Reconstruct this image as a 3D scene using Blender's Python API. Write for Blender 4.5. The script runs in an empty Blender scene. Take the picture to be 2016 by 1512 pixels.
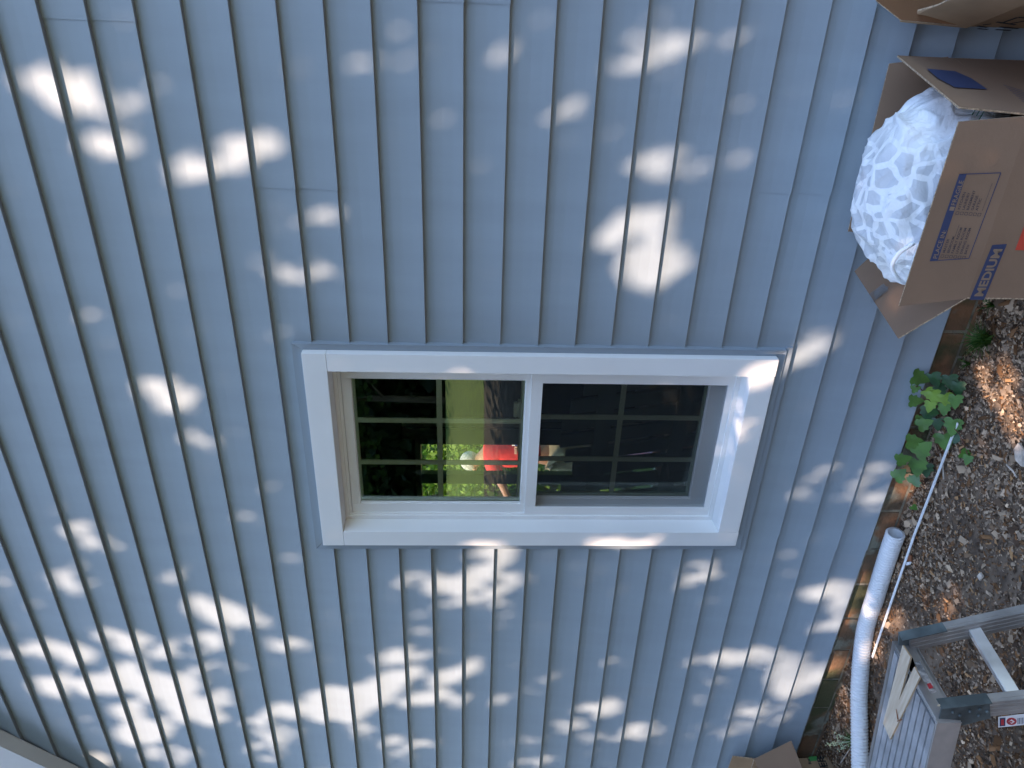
import bpy, bmesh, math, random
import numpy as np
from mathutils import Vector, Matrix, noise
random.seed(7); rng = np.random.default_rng(11)
R = math.radians
scn = bpy.context.scene
COL = scn.collection

# ------------------------------------------------------------------ camera
F, YAW, PIT, ROL, CD, CZ = 1493.727, 0.51594, -0.0477916, 0.0116594, 2.31127, 1.74375
fw = Vector((-math.sin(YAW)*math.cos(PIT), math.cos(YAW)*math.cos(PIT), math.sin(PIT)))
r0 = Vector((math.cos(YAW), math.sin(YAW), 0)); u0 = r0.cross(fw)
r2 = r0*math.cos(ROL)+u0*math.sin(ROL); u2 = -r0*math.sin(ROL)+u0*math.cos(ROL)
CAM = Vector((0, -CD, CZ))
cam = bpy.data.cameras.new("camera"); co = bpy.data.objects.new("camera", cam); COL.objects.link(co)
X, Y_, Z_ = -u2, r2, -fw          # the phone was held sideways
M = Matrix((( X.x, Y_.x, Z_.x, CAM.x), (X.y, Y_.y, Z_.y, CAM.y), (X.z, Y_.z, Z_.z, CAM.z), (0, 0, 0, 1)))
co.matrix_world = M
cam.sensor_width = 36; cam.lens = 36*F/2016; cam.clip_start = .02; cam.clip_end = 400
scn.camera = co
# ------------------------------------------------------------------ light
SUN = Vector((0.35, 1.0, -1.25)).normalized()
el = math.asin(-SUN.z); az = math.atan2(-SUN.x, -SUN.y)
w = bpy.data.worlds.new("World"); scn.world = w; w.use_nodes = True
nt = w.node_tree; bg = nt.nodes["Background"]
sky = nt.nodes.new("ShaderNodeTexSky"); sky.sky_type = 'NISHITA'; sky.sun_disc = False
sky.sun_elevation = el; sky.sun_rotation = az; sky.air_density = 1.0; sky.dust_density = .6; sky.ozone_density = 1.4
nt.links.new(sky.outputs[0], bg.inputs[0]); bg.inputs[1].default_value = 0.15
sl = bpy.data.lights.new("sun", 'SUN'); sl.energy = 2.25; sl.angle = R(.53); sl.color = (1, .75, .58)
so = bpy.data.objects.new("sun", sl); COL.objects.link(so)
so.rotation_euler = SUN.to_track_quat('-Z', 'Y').to_euler(); so.location = (-4, -8, 12)
scn.view_settings.view_transform = 'Standard'; scn.view_settings.look = 'None'
scn.view_settings.exposure = 2.3; scn.view_settings.gamma = 1
scn.cycles.max_bounces = 8; scn.cycles.transparent_max_bounces = 12

# ------------------------------------------------------------------ helpers: measuring points of the place off the photo
def ray(px, py): return fw*F + r2*(756-py) - u2*(px-1008)
def W(px, py, Y=0.0):
    d = ray(px, py); return CAM + d*((Y-CAM.y)/d.y)
def G(px, py, Z=0.0):
    d = ray(px, py); return CAM + d*((Z-CAM.z)/d.z)
def P(px, py, p0, n):
    d = ray(px, py); return CAM + d*((p0-CAM).dot(n)/d.dot(n))

# ------------------------------------------------------------------ materials
def mat(name, col, rough=.6, metal=0, noise_scale=None, noise_amt=.15, bump=0, bscale=None, spec=.5, coords='Object', stretch=(1,1,1), col2=None, detail=6):
    m = bpy.data.materials.new(name); m.use_nodes = True; n = m.node_tree; b = n.nodes["Principled BSDF"]
    b.inputs["Base Color"].default_value = (*col, 1); b.inputs["Roughness"].default_value = rough
    b.inputs["Metallic"].default_value = metal; b.inputs["Specular IOR Level"].default_value = spec
    if noise_scale or bump:
        tc = n.nodes.new("ShaderNodeTexCoord"); mp = n.nodes.new("ShaderNodeMapping"); mp.inputs["Scale"].default_value = stretch
        n.links.new(tc.outputs[coords], mp.inputs[0])
    if noise_scale:
        t = n.nodes.new("ShaderNodeTexNoise"); t.inputs["Scale"].default_value = noise_scale; t.inputs["Detail"].default_value = detail
        n.links.new(mp.outputs[0], t.inputs["Vector"])
        r = n.nodes.new("ShaderNodeValToRGB"); c2 = col2 or tuple(c*(1-noise_amt) for c in col); c1 = col if col2 else tuple(min(1, c*(1+noise_amt)) for c in col)
        r.color_ramp.elements[0].color = (*c2, 1); r.color_ramp.elements[1].color = (*c1, 1)
        r.color_ramp.elements[0].position = .36; r.color_ramp.elements[1].position = .64
        n.links.new(t.outputs[0], r.inputs[0]); n.links.new(r.outputs[0], b.inputs["Base Color"])
    if bump:
        t2 = n.nodes.new("ShaderNodeTexNoise"); t2.inputs["Scale"].default_value = bscale or 60; t2.inputs["Detail"].default_value = 5
        n.links.new(mp.outputs[0], t2.inputs["Vector"])
        bp = n.nodes.new("ShaderNodeBump"); bp.inputs["Strength"].default_value = bump; bp.inputs["Distance"].default_value = .01
        n.links.new(t2.outputs[0], bp.inputs["Height"]); n.links.new(bp.outputs[0], b.inputs["Normal"])
    return m
def attr_mat(name, rough=.85, trans=0, spec=.3):
    m = bpy.data.materials.new(name); m.use_nodes = True; n = m.node_tree; b = n.nodes["Principled BSDF"]
    a = n.nodes.new("ShaderNodeAttribute"); a.attribute_name = "col"
    n.links.new(a.outputs["Color"], b.inputs["Base Color"]); b.inputs["Roughness"].default_value = rough; b.inputs["Specular IOR Level"].default_value = spec
    if trans:
        tr = n.nodes.new("ShaderNodeBsdfTranslucent"); n.links.new(a.outputs["Color"], tr.inputs[0])
        mx = n.nodes.new("ShaderNodeMixShader"); mx.inputs[0].default_value = trans
        n.links.new(b.outputs[0], mx.inputs[1]); n.links.new(tr.outputs[0], mx.inputs[2]); n.links.new(mx.outputs[0], n.nodes["Material Output"].inputs[0])
    return m

MT = {}
MT['siding'] = mat("siding vinyl", (.298, .348, .388), .5, spec=.25, noise_scale=1.6, noise_amt=.03, bump=.02, bscale=55, stretch=(7, 1, 1))
MT['channel'] = mat("channel vinyl", (.27, .32, .37), .45)
MT['white'] = mat("white vinyl", (.80, .80, .79), .34, noise_scale=5, noise_amt=.02, bump=.02, bscale=8)
MT['rake'] = mat("rake paint", (.48, .46, .43), .5, noise_scale=6, noise_amt=.05)
MT['brick'] = mat("brick", (.30, .15, .075), .9, noise_scale=9, col2=(.15, .10, .06), bump=.5, bscale=60)
MT['mortar'] = mat("mortar", (.24, .215, .16), .95, noise_scale=20, noise_amt=.4, bump=.5, bscale=90)
MT['card'] = mat("cardboard", (.245, .155, .098), .85, spec=.2, noise_scale=4, noise_amt=.07, bump=.06, bscale=140)
MT['card2'] = mat("old cardboard", (.32, .205, .115), .85, spec=.2, noise_scale=7, noise_amt=.12, bump=.1, bscale=60)
MT['cardin'] = mat("cardboard inside", (.20, .10, .045), .9, noise_scale=5, noise_amt=.1)
MT['cardedge'] = mat("cardboard edge", (.38, .27, .17), .9, noise_scale=160, noise_amt=.45)
MT['navy'] = mat("navy ink", (.035, .045, .10), .7); MT['tan'] = mat("bare board in ink", (.25, .17, .11), .85)
MT['ink'] = mat("dark ink", (.06, .05, .055), .8); MT['red'] = mat("red ink", (.55, .06, .03), .7)
MT['green'] = mat("green ink", (.05, .22, .05), .7); MT['black'] = mat("black ink", (.02, .018, .016), .8)
MT['hose'] = mat("hose plastic", (.80, .80, .80), .38)
MT['alu'] = mat("aluminium", (.62, .62, .63), .34, metal=.85, noise_scale=9, noise_amt=.22)
MT['alu2'] = mat("scuffed fluted rail", (.40, .37, .34), .5, metal=.55, noise_scale=8, noise_amt=.2)
MT['dark'] = mat("bracket steel", (.10, .12, .12), .5, metal=.3, noise_scale=12, noise_amt=.4)
MT['ply'] = mat("plywood", (.62, .50, .36), .65, noise_scale=6, col2=(.50, .37, .25), stretch=(1.5, 14, 1)); MT['plyedge'] = mat("plywood edge", (.40, .27, .16), .8)
MT['rust'] = mat("rust", (.22, .08, .03), .8)
MT['sticker'] = mat("sticker white", (.8, .8, .8), .5); MT['stred'] = mat("sticker red", (.45, .03, .04), .5)
MT['foil'] = mat("foil sticker", (.7, .7, .72), .3, metal=.7, noise_scale=60, noise_amt=.5)
MT['soil'] = mat("soil", (.20, .14, .092), .95, noise_scale=14, col2=(.10, .068, .045), bump=.6, bscale=45)
MT['lawn'] = mat("lawn", (.14, .22, .02), .9, noise_scale=5, col2=(.07, .13, .014), bump=1, bscale=50)
MT['leaf'] = attr_mat("leaves", .5, .35); MT['litter'] = attr_mat("litter", .9)
MT['bark'] = mat("bark", (.12, .09, .065), .95, noise_scale=12, noise_amt=.5, bump=.8, bscale=20, stretch=(1, 1, .2))
MT['stem'] = mat("stem", (.12, .05, .03), .7)
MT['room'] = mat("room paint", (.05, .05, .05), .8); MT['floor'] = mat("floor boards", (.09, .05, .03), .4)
MT['doorframe'] = mat("door frame", (.52, .50, .46), .5); MT['blackwood'] = mat("black painted wood", (.13, .17, .18), .35)
MT['skin'] = mat("skin", (.38, .19, .12), .55); MT['shirt'] = mat("red shirt", (.62, .03, .025), .8, noise_scale=30, noise_amt=.12, bump=.6, bscale=8)
MT['khaki'] = mat("khaki cloth", (.42, .34, .23), .85, noise_scale=9, noise_amt=.25, bump=1, bscale=9); MT['hair'] = mat("grey hair", (.42, .40, .36), .8, noise_scale=60, noise_amt=.4)
MT['boot'] = mat("boots", (.06, .045, .03), .7); MT['pink'] = mat("pink cloth", (.55, .12, .12), .8, noise_scale=10, col2=(.30, .22, .30))
MT['roof'] = mat("shingles", (.07, .065, .06), .9, noise_scale=30, noise_amt=.3); MT['tube'] = mat("tube print", (.05, .07, .35), .5)
MT['wire'] = mat("coated wire", (.03, .12, .07), .4); MT['barkflake'] = mat("pale bark", (.50, .42, .34), .9, noise_scale=30, noise_amt=.35, bump=.5, bscale=60)

def glass_mat():
    m = bpy.data.materials.new("window glass"); m.use_nodes = True; n = m.node_tree; n.nodes.clear()
    o = n.nodes.new("ShaderNodeOutputMaterial"); t = n.nodes.new("ShaderNodeBsdfTransparent"); t.inputs[0].default_value = (.93, .97, .94, 1)
    g = n.nodes.new("ShaderNodeBsdfGlossy"); g.inputs["Roughness"].default_value = 0.0; g.inputs["Color"].default_value = (.92, 1, .95, 1)
    fr = n.nodes.new("ShaderNodeFresnel"); fr.inputs[0].default_value = 1.5; ad = n.nodes.new("ShaderNodeMath"); ad.inputs[1].default_value = .045
    mx = n.nodes.new("ShaderNodeMixShader"); n.links.new(fr.outputs[0], ad.inputs[0]); n.links.new(ad.outputs[0], mx.inputs[0])
    n.links.new(t.outputs[0], mx.inputs[1]); n.links.new(g.outputs[0], mx.inputs[2]); n.links.new(mx.outputs[0], o.inputs[0]); return m
def screen_mat():
    m = bpy.data.materials.new("insect screen"); m.use_nodes = True; n = m.node_tree; n.nodes.clear()
    o = n.nodes.new("ShaderNodeOutputMaterial"); t = n.nodes.new("ShaderNodeBsdfTransparent"); d = n.nodes.new("ShaderNodeBsdfDiffuse"); d.inputs[0].default_value = (.014, .018, .022, 1)
    mx = n.nodes.new("ShaderNodeMixShader"); mx.inputs[0].default_value = .42
    n.links.new(t.outputs[0], mx.inputs[1]); n.links.new(d.outputs[0], mx.inputs[2]); n.links.new(mx.outputs[0], o.inputs[0]); return m
def film_mat():
    m = bpy.data.materials.new("bag film"); m.use_nodes = True; n = m.node_tree; b = n.nodes["Principled BSDF"]
    tc = n.nodes.new("ShaderNodeTexCoord"); v = n.nodes.new("ShaderNodeTexVoronoi"); v.feature = 'DISTANCE_TO_EDGE'; v.inputs["Scale"].default_value = 18
    dn = n.nodes.new("ShaderNodeTexNoise"); dn.inputs["Scale"].default_value = 9
    ad = n.nodes.new("ShaderNodeVectorMath"); ad.operation = 'MULTIPLY_ADD'; ad.inputs[1].default_value = (.05, .05, .05)
    n.links.new(tc.outputs['Object'], dn.inputs['Vector']); n.links.new(dn.outputs['Color'], ad.inputs[0]); n.links.new(tc.outputs['Object'], ad.inputs[2])
    n.links.new(ad.outputs[0], v.inputs['Vector'])
    r = n.nodes.new("ShaderNodeValToRGB"); r.color_ramp.elements[0].position = .10; r.color_ramp.elements[1].position = .13
    r.color_ramp.elements[0].color = (0, 0, 0, 1); r.color_ramp.elements[1].color = (1, 1, 1, 1); n.links.new(v.outputs[0], r.inputs[0])
    a = n.nodes.new("ShaderNodeAttribute"); a.attribute_name = "patch"
    mu = n.nodes.new("ShaderNodeMath"); mu.operation = 'MULTIPLY'; n.links.new(r.outputs[0], mu.inputs[0]); n.links.new(a.outputs["Fac"], mu.inputs[1])
    mx = n.nodes.new("ShaderNodeMixRGB"); mx.inputs[1].default_value = (.86, .86, .86, 1); mx.inputs[2].default_value = (.60, .61, .63, 1)
    n.links.new(mu.outputs[0], mx.inputs[0]); n.links.new(mx.outputs[0], b.inputs["Base Color"]); b.inputs["Roughness"].default_value = .32
    b.inputs["Subsurface Weight"].default_value = .15; b.inputs["Subsurface Radius"].default_value = (.03, .03, .03)
    t2 = n.nodes.new("ShaderNodeTexNoise"); t2.inputs["Scale"].default_value = 14; t2.inputs["Detail"].default_value = 4; t2.inputs["Distortion"].default_value = 1.2
    n.links.new(tc.outputs['Object'], t2.inputs['Vector']); bp = n.nodes.new("ShaderNodeBump"); bp.inputs["Strength"].default_value = .45; bp.inputs["Distance"].default_value = .03
    n.links.new(t2.outputs[0], bp.inputs["Height"]); n.links.new(bp.outputs[0], b.inputs["Normal"]); return m
def clear_mat():
    m = bpy.data.materials.new("clear tape"); m.use_nodes = True; n = m.node_tree; n.nodes.clear()
    o = n.nodes.new("ShaderNodeOutputMaterial"); t = n.nodes.new("ShaderNodeBsdfTransparent"); g = n.nodes.new("ShaderNodeBsdfGlossy"); g.inputs["Roughness"].default_value = .15
    mx = n.nodes.new("ShaderNodeMixShader"); mx.inputs[0].default_value = .35
    n.links.new(t.outputs[0], mx.inputs[1]); n.links.new(g.outputs[0], mx.inputs[2]); n.links.new(mx.outputs[0], o.inputs[0]); return m
MT['glass'] = glass_mat(); MT['screen'] = screen_mat(); MT['film'] = film_mat(); MT['tape'] = clear_mat()
MT['muntin'] = mat("grille between panes", (.80, .86, .83), .5)

# moss and stains on the brick
def brick_extra():
    m = MT['brick']; n = m.node_tree; b = n.nodes["Principled BSDF"]; src = b.inputs["Base Color"].links[0].from_socket
    tc = n.nodes.new("ShaderNodeTexCoord"); t = n.nodes.new("ShaderNodeTexNoise"); t.inputs["Scale"].default_value = 5.5; t.inputs["Detail"].default_value = 8; n.links.new(tc.outputs['Object'], t.inputs['Vector'])
    r = n.nodes.new("ShaderNodeValToRGB"); r.color_ramp.elements[0].position = .56; r.color_ramp.elements[1].position = .62; n.links.new(t.outputs[0], r.inputs[0])
    mx = n.nodes.new("ShaderNodeMixRGB"); n.links.new(r.outputs[0], mx.inputs[0]); n.links.new(src, mx.inputs[1]); mx.inputs[2].default_value = (.26, .25, .19, 1)
    t3 = n.nodes.new("ShaderNodeTexNoise"); t3.inputs["Scale"].default_value = 3.1; t3.inputs["Detail"].default_value = 6; n.links.new(tc.outputs['Object'], t3.inputs['Vector'])
    r3 = n.nodes.new("ShaderNodeValToRGB"); r3.color_ramp.elements[0].position = .52; r3.color_ramp.elements[1].position = .6; n.links.new(t3.outputs[0], r3.inputs[0])
    mx2 = n.nodes.new("ShaderNodeMixRGB"); n.links.new(r3.outputs[0], mx2.inputs[0]); n.links.new(mx.outputs[0], mx2.inputs[1]); mx2.inputs[2].default_value = (.085, .085, .04, 1)
    n.links.new(mx2.outputs[0], b.inputs["Base Color"])
brick_extra()

# ------------------------------------------------------------------ mesh helpers
def link(name, bm, m, parent=None, smooth=False):
    me = bpy.data.meshes.new(name); bm.normal_update(); bm.to_mesh(me); bm.free()
    for x in (m if isinstance(m, (list, tuple)) else [m]): me.materials.append(x)
    if smooth:
        for p in me.polygons: p.use_smooth = True
    o = bpy.data.objects.new(name, me); COL.objects.link(o)
    if parent: o.parent = parent
    return o
def child(o, parent):
    """parent o to parent, keeping its world place (all empties sit unrotated)"""
    pm = parent.matrix_basis if parent.parent is None else parent.parent.matrix_basis @ parent.matrix_parent_inverse @ parent.matrix_basis
    o.parent = parent; o.matrix_parent_inverse = pm.inverted(); return o
def thing(name, label, cat, loc=(0, 0, 0), group=None):
    o = bpy.data.objects.new(name, None); COL.objects.link(o); o.location = loc; o.empty_display_size = .05
    tag(o, label, cat, group); return o
def tag(o, label, cat, group=None):
    o['label'] = label; o['category'] = cat
    if group: o['group'] = group
    return o
def part(name, bm, m, parent, smooth=False, label=None):
    o = link(name, bm, m, None, smooth); child(o, parent)
    if label: o['label'] = label
    return o
def box(bm, a, b, bev=0):
    a = Vector(a); b = Vector(b); r = bmesh.ops.create_cube(bm, size=1)
    for v in r['verts']: v.co = Vector(((a[i]+b[i])/2 + v.co[i]*(b[i]-a[i]) for i in range(3)))
    if bev: bmesh.ops.bevel(bm, geom=list({e for v in r['verts'] for e in v.link_edges}), offset=bev, segments=2, affect='EDGES', profile=.7)
def obox(bm, c, ax, ay, az, bev=0):
    """box centred c with half-axis vectors"""
    r = bmesh.ops.create_cube(bm, size=2)
    for v in r['verts']: v.co = Vector(c)+Vector(ax)*v.co.x+Vector(ay)*v.co.y+Vector(az)*v.co.z
    if bev: bmesh.ops.bevel(bm, geom=list({e for v in r['verts'] for e in v.link_edges}), offset=bev, segments=2, affect='EDGES')
def slab(bm, pts, th, mi_edge=None):
    """flat sheet of thickness th through pts (listed around), thickened backwards along its normal"""
    pts = [Vector(p) for p in pts]; n = Vector()
    for i in range(len(pts)): n += (pts[i]-pts[0]).cross(pts[(i+1) % len(pts)]-pts[0])
    n.normalize(); a = [bm.verts.new(p) for p in pts]; b = [bm.verts.new(p-n*th) for p in pts]
    f1 = bm.faces.new(a); f2 = bm.faces.new(b[::-1])
    for i in range(len(pts)):
        j = (i+1) % len(pts); f = bm.faces.new((a[j], a[i], b[i], b[j]))
        if mi_edge is not None: f.material_index = mi_edge
    return n
def ring(bm, x0, x1, z0, z1, ix0, ix1, iz0, iz1, y0, y1, bev=.0012):
    """rectangular frame in the wall plane as four bars, side bars full height"""
    box(bm, (x0, y0, z0), (ix0, y1, z1), bev); box(bm, (ix1, y0, z0), (x1, y1, z1), bev)
    box(bm, (ix0, y0+.0006, iz1), (ix1, y1-.0006, z1), bev); box(bm, (ix0, y0+.0006, z0), (ix1, y1-.0006, iz0), bev)
def tube(bm, pts, rad, seg=10, cap=True):
    pts = [Vector(p) for p in pts]; rings = []
    t0 = (pts[1]-pts[0]).normalized(); up = Vector((0, 0, 1)) if abs(t0.z) < .9 else Vector((1, 0, 0)); nrm = t0.cross(up).normalized()
    for i, p in enumerate(pts):
        t = (pts[min(i+1, len(pts)-1)]-pts[max(i-1, 0)]).normalized(); nrm = (nrm - t*nrm.dot(t)).normalized(); bn = t.cross(nrm)
        r = rad[i] if isinstance(rad, (list, tuple)) else rad
        rings.append([bm.verts.new(p+(nrm*math.cos(a)+bn*math.sin(a))*r) for a in [2*math.pi*k/seg for k in range(seg)]])
    for a, b in zip(rings, rings[1:]):
        for k in range(seg): bm.faces.new((a[k], a[(k+1) % seg], b[(k+1) % seg], b[k]))
    if cap: bm.faces.new(rings[0][::-1]); bm.faces.new(rings[-1])
def spline(pts, n):
    pts = [Vector(p) for p in pts]; out = []; q = [2*pts[0]-pts[1]]+pts+[2*pts[-1]-pts[-2]]
    for i in range(len(pts)-1):
        for k in range(n):
            t = k/n; a, b, c, d = q[i:i+4]
            out.append(.5*((2*b)+(-a+c)*t+(2*a-5*b+4*c-d)*t*t+(-a+3*b-3*c+d)*t**3))
    out.append(pts[-1]); return out
def text_bm(bm, s, o, u, v, off, weight=0.0, mi=0):
    """flat lettering: o = lower left corner, u = vector along the line, v = vector up the capitals"""
    c = bpy.data.curves.new("t", 'FONT'); c.body = s; c.offset = weight; c.resolution_u = 3
    ob = bpy.data.objects.new("t", c); COL.objects.link(ob); bpy.context.view_layer.update()
    me = bpy.data.meshes.new_from_object(ob.evaluated_get(bpy.context.evaluated_depsgraph_get()))
    bpy.data.objects.remove(ob); bpy.data.curves.remove(c)
    vs = [x.co.copy() for x in me.vertices]
    x0 = min(a.x for a in vs); x1 = max(a.x for a in vs); y0 = min(a.y for a in vs); y1 = max(a.y for a in vs)
    nv = [bm.verts.new(Vector(o)+Vector(u)*((a.x-x0)/(x1-x0))+Vector(v)*((a.y-y0)/(y1-y0))+off) for a in vs]
    for p in me.polygons:
        try: f = bm.faces.new([nv[i] for i in p.vertices]); f.material_index = mi
        except ValueError: pass
    bpy.data.meshes.remove(me)
def quad(bm, pts, off=Vector(), mi=0):
    f = bm.faces.new([bm.verts.new(Vector(p)+off) for p in pts]); f.material_index = mi; return f
def raw(name, verts, faces, m, cols=None, smooth=False):
    """fast mesh from arrays; faces (n,k); cols per face"""
    verts = np.asarray(verts, np.float32); faces = np.asarray(faces, np.int32); k = faces.shape[1]
    me = bpy.data.meshes.new(name); me.vertices.add(len(verts)); me.vertices.foreach_set("co", verts.ravel())
    me.loops.add(faces.size); me.loops.foreach_set("vertex_index", faces.ravel())
    me.polygons.add(len(faces)); me.polygons.foreach_set("loop_start", np.arange(0, faces.size, k, dtype=np.int32))
    me.update(calc_edges=True)
    if cols is not None:
        a = me.attributes.new("col", 'FLOAT_COLOR', 'FACE'); c = np.ones((len(faces), 4), np.float32); c[:, :3] = cols; a.data.foreach_set("color", c.ravel())
    me.materials.append(m)
    if smooth: me.polygons.foreach_set("use_smooth", np.ones(len(faces), bool))
    o = bpy.data.objects.new(name, me); COL.objects.link(o); return o
def leaf_arrays(pos, size, nrm, wid=.62):
    """two-facet pointed leaves, folded a little along the rib"""
    n = len(pos); a = rng.normal(size=(n, 3)); t = np.cross(nrm, a); t /= np.linalg.norm(t, axis=1)[:, None]; b = np.cross(nrm, t)
    s = size[:, None]; f = nrm*s*.12
    v = np.stack([pos-t*s*.5, pos+b*s*wid*.5+f-t*s*.05, pos+t*s*.5, pos-b*s*wid*.5+f-t*s*.05], 1)
    i = np.arange(n)[:, None]*4
    return v.reshape(-1, 3), np.concatenate([i+[[0, 1, 2]], i+[[0, 2, 3]]], 1).reshape(-1, 3)

# ------------------------------------------------------------------ terrain
def terrain(x, y):
    if y > 0: return .10
    if y > -3.0: return -.03
    if y > -6.5: t = (-3.0-y)/3.5; return -.03+1.35*(t*t*(3-2*t))
    if y > -16: return 1.32+(-6.5-y)*.13
    return 2.555
bm = bmesh.new()
ys = [-120, -60, -30, -16, -14, -12, -10, -8.5]+[-7.5+.25*i for i in range(20)]+[-2.5, -1.5, -.6, .12, .13, 2.3, 4, 8, 14, 25, 60, 120]
xs = [-120, -60, -30, -16, -10, -6, -3, 0, 3, 8, 20, 60, 120]
grid = [[bm.verts.new((x, y, (-.03 if abs(y-.12) < .001 else terrain(x, y))+(.05*math.sin(x*1.3+y) if y < -3.5 else 0))) for x in xs] for y in ys]
for j in range(len(ys)-1):
    for i in range(len(xs)-1):
        f = bm.faces.new((grid[j][i], grid[j][i+1], grid[j+1][i+1], grid[j+1][i]))
        yc = (ys[j]+ys[j+1])/2; f.material_index = 1 if (-8.4 < yc < .12) else 0
g = link("ground", bm, [MT['lawn'], mat("bare bank", (.085, .062, .045), .95, noise_scale=9, col2=(.035, .027, .02), bump=.6, bscale=30)]); g['kind'] = 'structure'
# mulch bed: finely uneven soil by the wall
def bed_z(x, y):
    h = .012*noise.noise(Vector((x*2.2, y*2.2, 0)))+.010*noise.noise(Vector((x*9, y*9, 3)))+.006*noise.noise(Vector((x*26, y*26, 7)))
    return h-.006 + .012*math.exp(-((y-.0)/.12)**2)
nx, ny = 250, 100; X0, X1, Y0, Y1 = -4.2, .9, -2.0, .075
v = []; 
for j in range(ny+1):
    for i in range(nx+1):
        x = X0+(X1-X0)*i/nx; y = Y0+(Y1-Y0)*j/ny; v.append((x, y, bed_z(x, y) if 0 < i < nx and j > 0 else -.05))
f = [(j*(nx+1)+i, j*(nx+1)+i+1, (j+1)*(nx+1)+i+1, (j+1)*(nx+1)+i) for j in range(ny) for i in range(nx)]
bed = raw("mulch_bed", v, f, MT['soil'], smooth=True); bed['kind'] = 'structure'

# leaf litter and wood chips lying on the bed (nobody could count them)
def litter():
    N = 125000; x = rng.uniform(-3.7, .1, N); y = .07-(rng.random(N)**1.25)*1.55
    pale = 1/(1+np.exp(-(x+1.9+.9*(y+.35))*4)); near = np.exp(-((y)/.22)**2)
    # patchy: clumps
    cl = np.array([noise.noise(Vector((a*4, b*4, 1.7))) for a, b in zip(x, y)])
    keep = rng.random(N) < np.clip(.50+1.1*cl+.4*pale+.35*near, .10, 1); x, y, pale, cl, near = x[keep], y[keep], pale[keep], cl[keep], near[keep]; N = len(x)
    z = np.array([bed_z(a, b) for a, b in zip(x, y)])+rng.uniform(.0, .006, N)
    pal = np.array([(.30, .27, .23), (.22, .20, .18), (.36, .33, .29), (.13, .08, .045), (.20, .125, .07), (.30, .21, .125), (.09, .055, .03), (.06, .045, .035), (.14, .11, .085), (.52, .47, .40), (.10, .08, .065)])
    pw_p = np.array([.20, .2, .12, .08, .06, .04, .08, .08, .10, .02, .06]); pw_d = np.array([.05, .08, .02, .14, .08, .05, .20, .18, .12, .01, .10])
    u = rng.random(N); idx = np.where(rng.random(N) < np.clip(pale+.35*near+.5*cl, 0, 1), np.searchsorted(np.cumsum(pw_p/pw_p.sum()), u), np.searchsorted(np.cumsum(pw_d/pw_d.sum()), u)).clip(0, 10)
    col = pal[idx]*rng.uniform(.85, 1.45, (N, 1)); col = col*np.array([1.14, .91, .70])
    L = rng.lognormal(math.log(.0072), .6, N).clip(.003, .045); wood = np.isin(idx, [3, 4, 5]); L = np.where(wood, L*1.35, L)
    asp = np.where(wood, rng.uniform(.15, .4, N), rng.uniform(.45, .95, N)); th = np.where(wood, .22, .1)*L*asp+.0008
    a = rng.uniform(0, 2*np.pi, N); tilt = rng.normal(0, .42, (N, 2))
    t = np.stack([np.cos(a), np.sin(a), tilt[:, 0]], 1); t /= np.linalg.norm(t, axis=1)[:, None]
    b = np.stack([-np.sin(a), np.cos(a), tilt[:, 1]], 1); b -= t*(b*t).sum(1)[:, None]; b /= np.linalg.norm(b, axis=1)[:, None]; n = np.cross(t, b)
    c = np.stack([x, y, z+.002], 1); h = L[:, None]/2; k = h*asp[:, None]; j = lambda: rng.uniform(.6, 1.1, (N, 1))
    V = np.stack([c-t*h*j()-b*k*j(), c+t*h*j()-b*k*j(), c+t*h*j()+b*k*j(), c-t*h*j()+b*k*j(), c+n*(th[:, None]+L[:, None]*.14)+t*h*rng.uniform(-.3, .3, (N, 1))], 1)
    i = np.arange(N)[:, None]*5
    Fs = np.concatenate([i+[[0, 1, 4]], i+[[1, 2, 4]], i+[[2, 3, 4]], i+[[3, 0, 4]]], 1).reshape(-1, 3)
    o = raw("leaf_litter", V.reshape(-1, 3), Fs, MT['litter'], np.repeat(col, 4, 0)); o['kind'] = 'stuff'
    o['label'] = "grey and brown leaf litter and wood chips on the dirt"; o['category'] = "leaf litter"
litter()

# ------------------------------------------------------------------ the house
E5 = .127; ZS = .1375; SD = .015
house = thing("house", "house clad in blue-grey lap siding with a white double-hung window above a brick footing", "house", (-1.6, 0, 0))
OX0, OX1, OZ0, OZ1 = -2.03, -1.17, .69, 2.34      # hole in the siding
XL, XR, ZT = -6.2, 1.6, 4.6
def seamx(px, py): return W(px, py).x
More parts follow.
